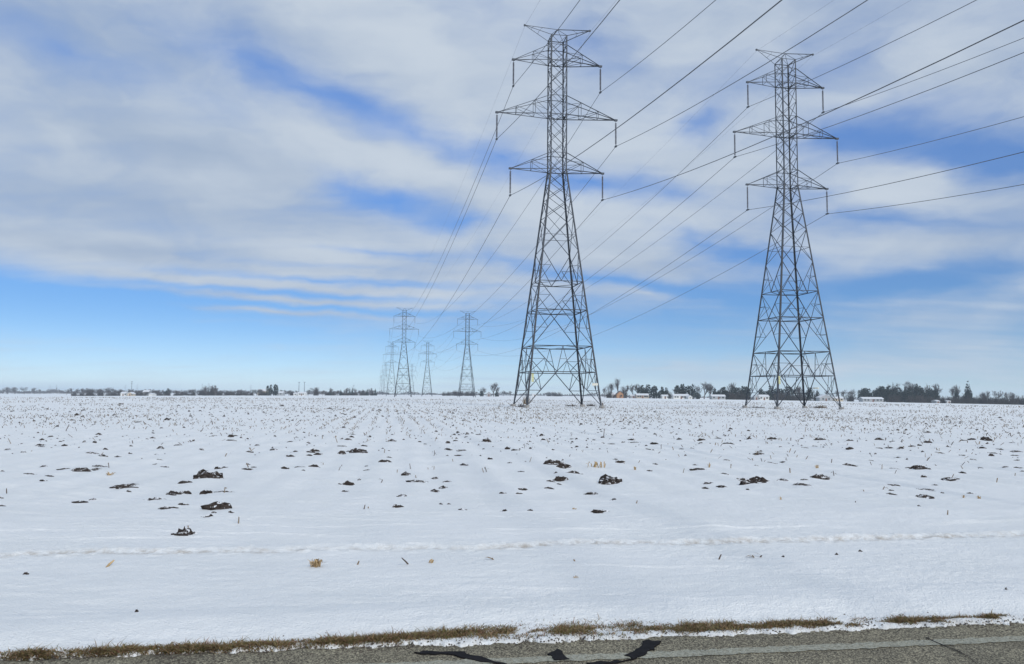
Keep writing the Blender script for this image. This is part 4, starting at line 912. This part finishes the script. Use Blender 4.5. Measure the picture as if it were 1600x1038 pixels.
NAMED = {(0, 1275): 'largest brown soil mound on the left, with a flat sloping top', (0, 1140): 'dark soil clod nearest the road on the left, a twig in its top', (0, 1365): 'long broken soil heap just above the nearest left clod', (0, 1100): 'wide flat soil streak left of a small pointed clod',
         (0, 780): 'pale wide soil streak half buried in snow on the left', (0, 490): 'broad flat soil clod on the far left of the field', (400, 635): 'wide rough soil heap with two peaks left of centre', (400, 585): 'brownish soil heap alone in open snow left of centre', (400, 885): 'round dark clod alone in the open snow near the middle',
         (400, 945): 'brown clod with a corn stalk standing in it', (400, 1010): 'wide low clod below a pair of clods in the middle', (400, 1440): 'single upright dark clod on the skyline rows in the middle', (800, 260): 'broad dark soil heap, topmost of the cluster below the nearest pylon',
         (800, 310): 'rugged dark clod in the middle of the cluster below the nearest pylon', (800, 615): 'biggest rough soil clod flecked with snow right of the cluster', (800, 555): 'two-humped dark clod alone in smooth snow below the cluster', (800, 1505): 'speckled clod on the lower side of the long right-hand heap', (800, 1560): 'longest black soil heap in the right half of the field',
         (1200, 340): 'spread rough soil heap right of the longest black heap', (1200, 230): 'dark flat clod below the spread heap on the right', (1200, 965): 'broad dark clod with a long right tail on the right', (1200, 1170): 'smooth dark clod under the broad tailed clod on the right', (1200, 1005): 'dark oval clod lowest of the right-hand scatter', (1200, 1370): 'peaked dark clod near the right end of the stubble line'}
clod_pts = []
small_clods = []
def clod(px, py, wpx, hpx, label, group):
    p = gnd(px, py, .05 if py < 860 else 0.0); dist = math.hypot(p[0], p[1]); w = wpx / FPX * dist; hh = max(hpx / FPX * dist, .02)
    k = int(px * 13 + py * 7)
    me = (CLODS6 if w > .32 else CLODS3 if w > .16 else CLODS1)[k % 5]
    o = link('soil_clod', me); dep = min(w, .25 + .5 * w) * .8
    p[0] += 0; p[1] += dep * .4
    o.location = (p[0], p[1], float(ground_z(p[0], p[1])) - .02)
    k_ = 1.06 if w > .3 else 1.3
    o.scale = (w * k_, dep * 1.1 * k_, max(hh * 2.1, .085)); o.rotation_euler = (0, 0, random.uniform(-.5, .5))
    tag(o, label, 'soil clod', group); clod_pts.append((p[0], p[1])); return o
for x0, txt in CL.items():
    for q in txt.split(';'):
        cx, by, w, h_ = map(float, q.split(','))
        o = clod(x0 + cx / 3.993, 640 + by / 3.993, w / 3.993, h_ / 3.993, NAMED.get((x0, int(cx)), 'small dark soil clod poking through the field snow'), 'soil clods poking through the field snow')
        if (x0, int(cx)) not in NAMED: small_clods.append((o, x0 + cx / 3.993, 640 + by / 3.993))
name_by_landmark(small_clods, MARKS, 'small soil clod')
for px, py, w, h_, lb in ((1223.7, 870, 4, 2.5, 'tiny dark crumb of soil on the smooth verge, leftmost of three'), (1307.5, 866.5, 4.5, 2, 'tiny dark crumb of soil on the smooth verge, middle of three'), (1344.5, 862.5, 5, 3, 'tiny dark crumb of soil on the smooth verge, rightmost of three'), (1573.5, 935, 5, 3, 'small dark crumb near the right end of the grassy edge'), (212, 963, 6, 2, 'small dark crumb in the smooth snow lower left'), (38, 899, 9, 3, 'faint grey crumb in the snow below the plough cut')):
    clod(px, py, w, h_, lb, 'crumbs of soil on the verge')
# smaller ones farther out, joined
def soil_scatter():
    V = []; F = []; r = np.random.default_rng(11); n = 0
    b0 = [(math.cos(a) * .5, math.sin(a) * .5, -.1) for a in np.arange(6) * math.pi / 3]
    while n < 3300:
        rr = 17 * (110 / 17) ** r.random() ** .8; th = r.uniform(-.60, .60); x = rr * math.sin(th); y = rr * math.cos(th)
        if fbm(np.array(x * .16), np.array(y * .12), 7, 3) < r.uniform(.3, .6): continue
        if r.random() > .06 + .94 * sstep(17, 45, rr): continue
        n += 1; w = min(.32, r.lognormal(-2.65, .5)) * (1 + rr / 80); dd = w * r.uniform(.4, .8); hh = w * r.uniform(.12, .32); z = float(far_drop(x, y)) + .02; k = len(V)
        V.extend([(x + a * w * r.uniform(.7, 1.2), y + b * dd, z + c * .3) for a, b, c in b0]); V.extend([(x + w * r.uniform(-.25, .05), y, z + hh), (x + w * r.uniform(.05, .3), y + dd * .2, z + hh * r.uniform(.5, 1))])
        F.extend([(k, k + 1, k + 7), (k + 1, k + 2, k + 6), (k + 1, k + 6, k + 7), (k + 2, k + 3, k + 6), (k + 3, k + 4, k + 6), (k + 4, k + 5, k + 7), (k + 4, k + 7, k + 6), (k + 5, k, k + 7)])
    z = ground_z(np.array([v[0] for v in V]), np.array([v[1] for v in V])); zf = far_drop(np.array([v[0] for v in V]), np.array([v[1] for v in V]))
    V = np.array(V); V[:, 2] += z - zf - .02
    o = link('soil_crumbs', mesh('soil_crumbs', V, F), M_SOIL); tag(o, 'countless soil crumbs and small clods sprinkled over the snowy field', 'soil crumbs', kind='stuff')
soil_scatter()

# ------------------------------------------------------------------ corn stubble
def stalk_mesh(seed):
    r = random.Random(seed); m = MB(); lx = r.uniform(-.25, .25); ly = r.uniform(-.15, .15)
    m.tube([(0, 0, -.15), (lx * .5, ly * .5, .5), (lx, ly, 1)], [.06, .055, .045], 5)
    for k in range(r.choice((0, 1, 2))):
        a = r.uniform(0, 6.28); z = r.uniform(.3, .9); d = np.array([math.cos(a), math.sin(a), 0])
        p = np.array([lx * z, ly * z, z]); q = p + d * .35 + np.array([0, 0, .22]); t = p + d * .6 + np.array([0, 0, -.05]); s = np.cross(d, [0, 0, 1]) * .06
        m.add([p - s, p + s, q + s, q - s, t], [(0, 1, 2, 3), (3, 2, 4)])
    return m.me('corn_stalk')
STALKS = []
for i in range(8):
    me = stalk_mesh(500 + i); me.materials.append(M_STALK if i % 3 else M_STALKD); STALKS.append(me)
ST = [(0, 640, 3.993, '410,130,40;70,205,35;1400,508,35;42,510,30;1180,740,30;1490,692,40;680,355,30;265,150,25;480,130,25;1480,100,22'),
      (400, 640, 3.993, '508,192,45;965,360,35;1000,412,20;1115,190,30;1030,138,30;1090,65,25;1440,378,35;1420,378,30;1110,357,25;672,605,30;702,600,14;1230,318,20;780,440,25;880,372,20;1115,272,30;1075,355,14;420,330,14;535,340,14;1160,150,20'),
      (800, 640, 3.993, '230,200,35;572,158,50;110,312,35;80,225,30;775,575,22;1365,358,25;930,235,30;790,325,18;440,255,20;1175,110,30;1340,110,30;370,158,25;700,320,16'),
      (1200, 640, 3.993, '710,358,30;1080,158,35;230,135,35;105,85,25;520,120,25;1120,655,30;412,405,30;20,300,25;600,500,12;545,570,10;1540,405,20;715,492,22;110,305,18;175,140,20;860,150,25'),
      (400, 840, 4, '632,178,28;1485,152,18'), (800, 840, 4, '1290,132,38;395,150,20;1515,120,22;1545,118,20')]
stalk_sites = []
for x0, y0, k, txt in ST:
    for q in txt.split(';'):
        a, b, h_ = map(float, q.split(',')); stalk_sites.append((x0 + a / k, y0 + b / k, h_ / k))
field_stalks = []
for n, (px, py, hp) in enumerate(stalk_sites):
    p = gnd(px, py, .06 if py < 860 else 0.0); dist = math.hypot(p[0], p[1]); o = link('corn_stalk', STALKS[n % 8]); h_ = hp / FPX * dist
    o.location = (p[0], p[1], float(ground_z(p[0], p[1])) - .01); o.scale = (max(h_ * .8, .14),) * 2 + (h_,); o.rotation_euler = (random.uniform(-.25, .25), random.uniform(-.4, .4), random.uniform(0, 6.28))
    verge = py > 862
    if not verge: field_stalks.append((o, px, py))
    tag(o, 'thin broken corn stalk standing in the smooth verge snow' if verge else 'short broken corn stalk standing up through the field snow', 'corn stalk', 'corn stalks on the verge' if verge else 'corn stalks standing in the field snow')
name_by_landmark(field_stalks, MARKS, 'broken corn stalk')
def stubble():
    """rows of cut corn running away from the road"""
    r = np.random.default_rng(21); P = []
    n = 27000
    rr = 15 * (260 / 15) ** (r.random(n) ** .58); th = r.uniform(-.60, .60, n); x = rr * np.sin(th); y = rr * np.cos(th); s, t = road_st(x, y)
    row = np.round(s / .76) * .76 + r.normal(0, .10, n); x, y = road_xy(row - (t - 0) * -.0, t)
    keep = (fbm(x * .12, y * .10, 3, 3) > r.uniform(.30, .62, n)) & (r.random(n) < .04 + .96 * sstep(19, 58, np.hypot(x, y))); x, y = x[keep], y[keep]; n = len(x); d = np.hypot(x, y)
    h_ = r.uniform(.025, .13, n) * (.8 + d / 200); w = r.uniform(.005, .011, n) * (1 + d / 55); lean = r.normal(0, .75, n); lean2 = r.normal(0, .3, n); z = ground_z(x, y) - .01
    a = r.uniform(0, 6.28, n); V = []
    for k in range(3):
        V.append(np.stack([x + w * np.cos(a + k * 2.094), y + w * np.sin(a + k * 2.094), z], -1))
    for k in range(3):
        V.append(np.stack([x + lean * h_ + w * np.cos(a + k * 2.094), y + lean2 * h_ + w * np.sin(a + k * 2.094), z + h_], -1))
    V = np.stack(V, 1); b = np.arange(n)[:, None] * 6
    F = np.concatenate([b + np.array([[0, 1, 4, 3]]), b + np.array([[1, 2, 5, 4]]), b + np.array([[2, 0, 3, 5]])])
    dark = r.random(n) < .4
    for nm, msk, mt in (('corn_stubble', dark, M_STALKD), ('corn_stubble', ~dark, M_STALK)):
        idx = np.where(msk)[0]; b = np.arange(len(idx))[:, None] * 6
        F = np.concatenate([b + np.array([[0, 1, 4, 3]]), b + np.array([[1, 2, 5, 4]]), b + np.array([[2, 0, 3, 5]])])
        o = link(nm, big_mesh(nm, V[idx].reshape(-1, 3), F, 4), mt); tag(o, 'dark cut corn stubble in rows across the snowy field' if mt is M_STALKD else 'pale dry corn stubble in rows across the snowy field', 'stubble', kind='stuff')
stubble()
# leaves and husks lying on the snow
def husk(px, py, wpx, hpx, label, seed, nl=9, spread=.12):
    p = gnd(px, py, .06 if py < 860 else 0.0); dist = math.hypot(p[0], p[1]); w = wpx / FPX * dist; h_ = hpx / FPX * dist; r = random.Random(seed); m = MB()
    for k in range(nl * 2):
        a = r.uniform(0, 6.28); ln = r.uniform(.4, 1.0); b = np.array([r.gauss(0, spread), r.gauss(0, .15), 0]); d = np.array([math.cos(a), math.sin(a), 0]); s = np.cross(d, [0, 0, 1]) * r.uniform(.025, .06)
        q1 = b + d * .25 * ln + [0, 0, r.uniform(.4, .9)]; q2 = b + d * .5 * ln + [0, 0, r.uniform(.25, .95)]
        m.add([b - s, b + s, q1 + s * 1.2 + [0, 0, .06], q1 - s * 1.2, q2 + s * .5, q2 - s * .4], [(0, 1, 2, 3), (3, 2, 4, 5)])
    m.tube([(-.1, 0, 0), (.05, 0, .35), (.25, .1, .6)], [.12, .10, .04], 6)
    o = m.build('corn_husk', M_HUSK); o.location = (p[0], p[1] + .03, float(ground_z(p[0], p[1] + .03)) - .01); o.scale = (w, w * .8, h_); tag(o, label, 'corn husk', 'dry corn husks lying on the snow'); return o
husk(492, 889, 20, 14, 'crumpled tan corn husk alone on the lower left verge snow', 1, 26, .16); husk(673, 884, 15, 7, 'flat tan husk with a curled leaf right of the crumpled one', 2, 7)
husk(899, 904, 10, 5, 'small faint husk in the middle of the verge snow', 3, 5); husk(898.5, 793, 11, 4, 'flat tan husk left of the two-humped clod', 4, 5); husk(930, 728, 17, 10, 'spread of tan corn leaves beside the broad dark heap', 5, 8, .4)
husk(992, 733, 8, 7, 'small tan husk pricking up right of the clod cluster', 6, 5); husk(1109, 728, 7, 9, 'small tan upright husk in the right middle of the field', 7, 5); husk(1277.5, 729, 8, 6, 'pale yellow husk above the spread heap on the right', 8, 5)
husk(1507, 777, 9, 5, 'small reddish husk lower right, left of a pair', 9, 5); husk(1531, 777, 9, 5, 'small reddish husk lower right, right of a pair', 10, 5); husk(1220, 777, 6, 6, 'small brown husk below the longest black heap', 11, 4); husk(170, 739, 15, 6, 'tan leaf scraps left of the largest left mound', 12, 6)
def stick(pts, rad, label, mat):
    q = [gnd(a, b, 0.0) + np.array([0, 0, h_]) for a, b, h_ in pts]; z = float(ground_z(q[0][0], q[0][1])); c = q[0].copy(); m = MB(); m.tube([p - c + [0, 0, z if i else z - .02] for i, p in enumerate(q)], [rad] * (len(q) - 1) + [rad * .6], 6)
    o = m.build('corn_stalk_piece', mat); o.location = (c[0], c[1], 0); tag(o, label, 'stalk piece', 'pieces of corn stalk lying on the verge')
stick([(163, 888, 0), (171, 885, .02), (178, 884, .05)], .011, 'tan stalk piece slanting out of the snow at lower left', M_HUSK)
stick([(640, 884, 0), (634, 886, .03), (627.5, 890, .085)], .007, 'thin bent V-shaped stalk left of the flat husk', M_STALKD)

# ------------------------------------------------------------------ weeds by the pylon feet, stake
def weed(px, py, wpx, hpx, label, seed, mat):
    p = gnd(px, py); d = math.hypot(p[0], p[1]); r = random.Random(seed); m = MB(); w = wpx / FPX * d; h_ = hpx / FPX * d
    for i in range(60):
        x, y = r.gauss(0, w * .28), r.gauss(0, .5); q = np.array([x, y, -.1]); e = q + np.array([r.gauss(0, .3), r.gauss(0, .25), h_ * r.uniform(.3, 1.1)]); m.tube([q, (q + e) / 2 + [r.gauss(0, .06), 0, 0], e], [.03, .025, .015], 3, False)
    o = m.build('weed_clump', mat); o.location = (p[0], p[1], float(ground_z(p[0], p[1]))); tag(o, label, 'weeds', 'dry weeds round the pylon feet')
weed(814, 636, 15, 6, 'brown weeds round the near left foot of the nearest pylon', 1, M_BUSH); weed(822, 632, 8, 14, 'tall reddish weeds right of the nearest pylon\'s near left leg', 2, M_STALK)
weed(892, 635, 12, 4, 'low brown weeds left of the nearest pylon\'s far right foot', 3, M_BUSH); weed(923, 635, 12, 5, 'brown weeds between the right feet of the nearest pylon', 4, M_BUSH); weed(1183, 637.5, 15, 3, 'flat brown weeds between the left feet of the right pylon', 5, M_BUSH)
weed(1276, 638, 16, 4, 'brown weeds between the right feet of the right pylon', 6, M_BUSH); weed(1286, 638, 7, 5, 'orange-brown weed tuft between the right pylon\'s right feet', 7, M_STALK)
p = gnd(941.8, 636.5); _m = MB(); _m.box((-.09, -.05, -.2), (.09, .05, .5)); _m.box((-.06, -.052, .5), (.06, .048, .62)); _o = _m.build('marker_stake', M_STALKD); _o.location = (p[0], p[1], 0); tag(_o, 'short dark stake beside the nearest pylon\'s near right foot', 'stake')

# ------------------------------------------------------------------ grass along the pavement
def grass():
    r = np.random.default_rng(31); n = 120000
    s = r.uniform(-6.5, 7.5, n); px = 800 + s * 1244 / 5.2
    c1 = np.interp(px, [0, 500, 640, 800, 1100, 1600], [.10, .11, .15, .19, .13, .09]); t = c1 + r.normal(0, 1, n) * np.interp(px, [0, 640, 900, 1250, 1600], [.026, .034, .070, .042, .03])
    cl = .25 + .5 * fbm(s * 4.5, t * 8, 5, 2); cl2 = fbm(s * 9, t * 22, 15, 2)
    thr = np.interp(px, [0, 560, 700, 1100, 1250, 1400, 1600], [.36, .36, .42, .44, .46, .48, .54])
    keep = (.55 * cl + .45 * cl2 > thr + r.normal(0, .03, n)); s, t = s[keep], t[keep]; n = len(s); px = px[keep]
    x, y = road_xy(s, t); z = ground_z(x, y) - .006
    h_ = r.uniform(.010, .030, n) * (.75 + .6 * sstep(.4, .6, cl[keep])) * np.interp(px, [0, 700, 1300, 1600], [.80, .85, .8, .7]) * (1 + (r.random(n) < .04) * 1.0); ang = r.uniform(0, 6.28, n); ln = r.uniform(.5, 2.2, n)
    lx, ly = np.cos(ang) * h_ * ln, np.sin(ang) * h_ * ln; w = r.uniform(.0012, .0028, n); wa = r.uniform(0, 3.14, n); wx, wy = np.cos(wa) * w, np.sin(wa) * w
    P = [np.stack([x - wx, y - wy, z], -1), np.stack([x + wx, y + wy, z], -1), np.stack([x + lx * .4 + wx, y + ly * .4 + wy, z + h_ * .65], -1), np.stack([x + lx * .4 - wx, y + ly * .4 - wy, z + h_ * .65], -1), np.stack([x + lx, y + ly, z + h_], -1)]
    V = np.stack(P, 1).reshape(-1, 3); b = np.arange(n)[:, None] * 5
    F = np.concatenate([b + np.array([[0, 1, 2]]), b + np.array([[0, 2, 3]]), b + np.array([[3, 2, 4]])])
    me = big_mesh('grass', V, F, 3)
    cols = np.array([[.17, .15, .06], [.26, .18, .095], [.22, .12, .08], [.34, .26, .16], [.13, .12, .05]]); c = cols[r.choice(5, n, p=[.32, .24, .2, .12, .12])] * r.uniform(.7, 1.2, (n, 1))
    C = np.ones((n, 5, 4), np.float32); C[:, :, :3] = c[:, None]
    at = me.color_attributes.new('blade', 'FLOAT_COLOR', 'POINT'); at.data.foreach_set('color', C.ravel())
    m, nt, b_ = material('dead_grass'); a = nt.nodes.new('ShaderNodeAttribute'); a.attribute_name = 'blade'; nt.links.new(a.outputs['Color'], b_.inputs['Base Color']); b_.inputs['Roughness'].default_value = .7; b_.inputs['Specular IOR Level'].default_value = .2
    tag(link('grass', me, m), 'matted olive and brown grass along the pavement edge', 'grass', kind='stuff')
grass()

def gravel():
    r = np.random.default_rng(41); n = 5200; s = r.uniform(-6, 7, n); t = r.normal(.02, .09, n); px = 800 + s * 240
    keep = (fbm(s * 3, t * 9, 83, 3) > r.uniform(.3, .65, n)) & (t > -.5); s, t = s[keep], t[keep]; n = len(s); x, y = road_xy(s, t); z = np.maximum(ground_z(x, y), 0.0)
    w = r.uniform(.003, .011, n); O = np.array([[1, 0, 0], [-.5, .87, 0], [-.5, -.87, 0], [.1, .1, 1]])
    a = r.uniform(0, 6.28, n); ca, sa = np.cos(a), np.sin(a); V = []
    for o in O: V.append(np.stack([x + w * (o[0] * ca - o[1] * sa), y + w * (o[0] * sa + o[1] * ca), z - .001 + o[2] * w * .9], -1))
    V = np.stack(V, 1).reshape(-1, 3); b = np.arange(n)[:, None] * 4
    F = np.concatenate([b + np.array([[0, 1, 3]]), b + np.array([[1, 2, 3]]), b + np.array([[2, 0, 3]])])
    tag(link('gravel', big_mesh('gravel', V, F, 3), plain('gravel', (.10, .085, .07), .9, 0, .5, 60)), 'loose dark gravel and dirt crumbs along the pavement edge', 'gravel', kind='stuff')
gravel()

# ------------------------------------------------------------------ air
def haze():
    m = bpy.data.materials.new('haze'); m.use_nodes = True; nt = m.node_tree; nt.nodes.clear()
    v = nt.nodes.new('ShaderNodeVolumePrincipled'); v.inputs['Color'].default_value = (.80, .91, 1.0, 1); v.inputs['Density'].default_value = HAZE; v.inputs['Anisotropy'].default_value = .2
    out = nt.nodes.new('ShaderNodeOutputMaterial'); nt.links.new(v.outputs[0], out.inputs['Volume'])
    b = MB(); b.box((-6200, -6200, -6.5), (6200, 6200, 56)); o = b.build('haze', m); tag(o, 'thin pale winter haze over the field', 'haze', kind='stuff')
HAZE = .00015
haze()
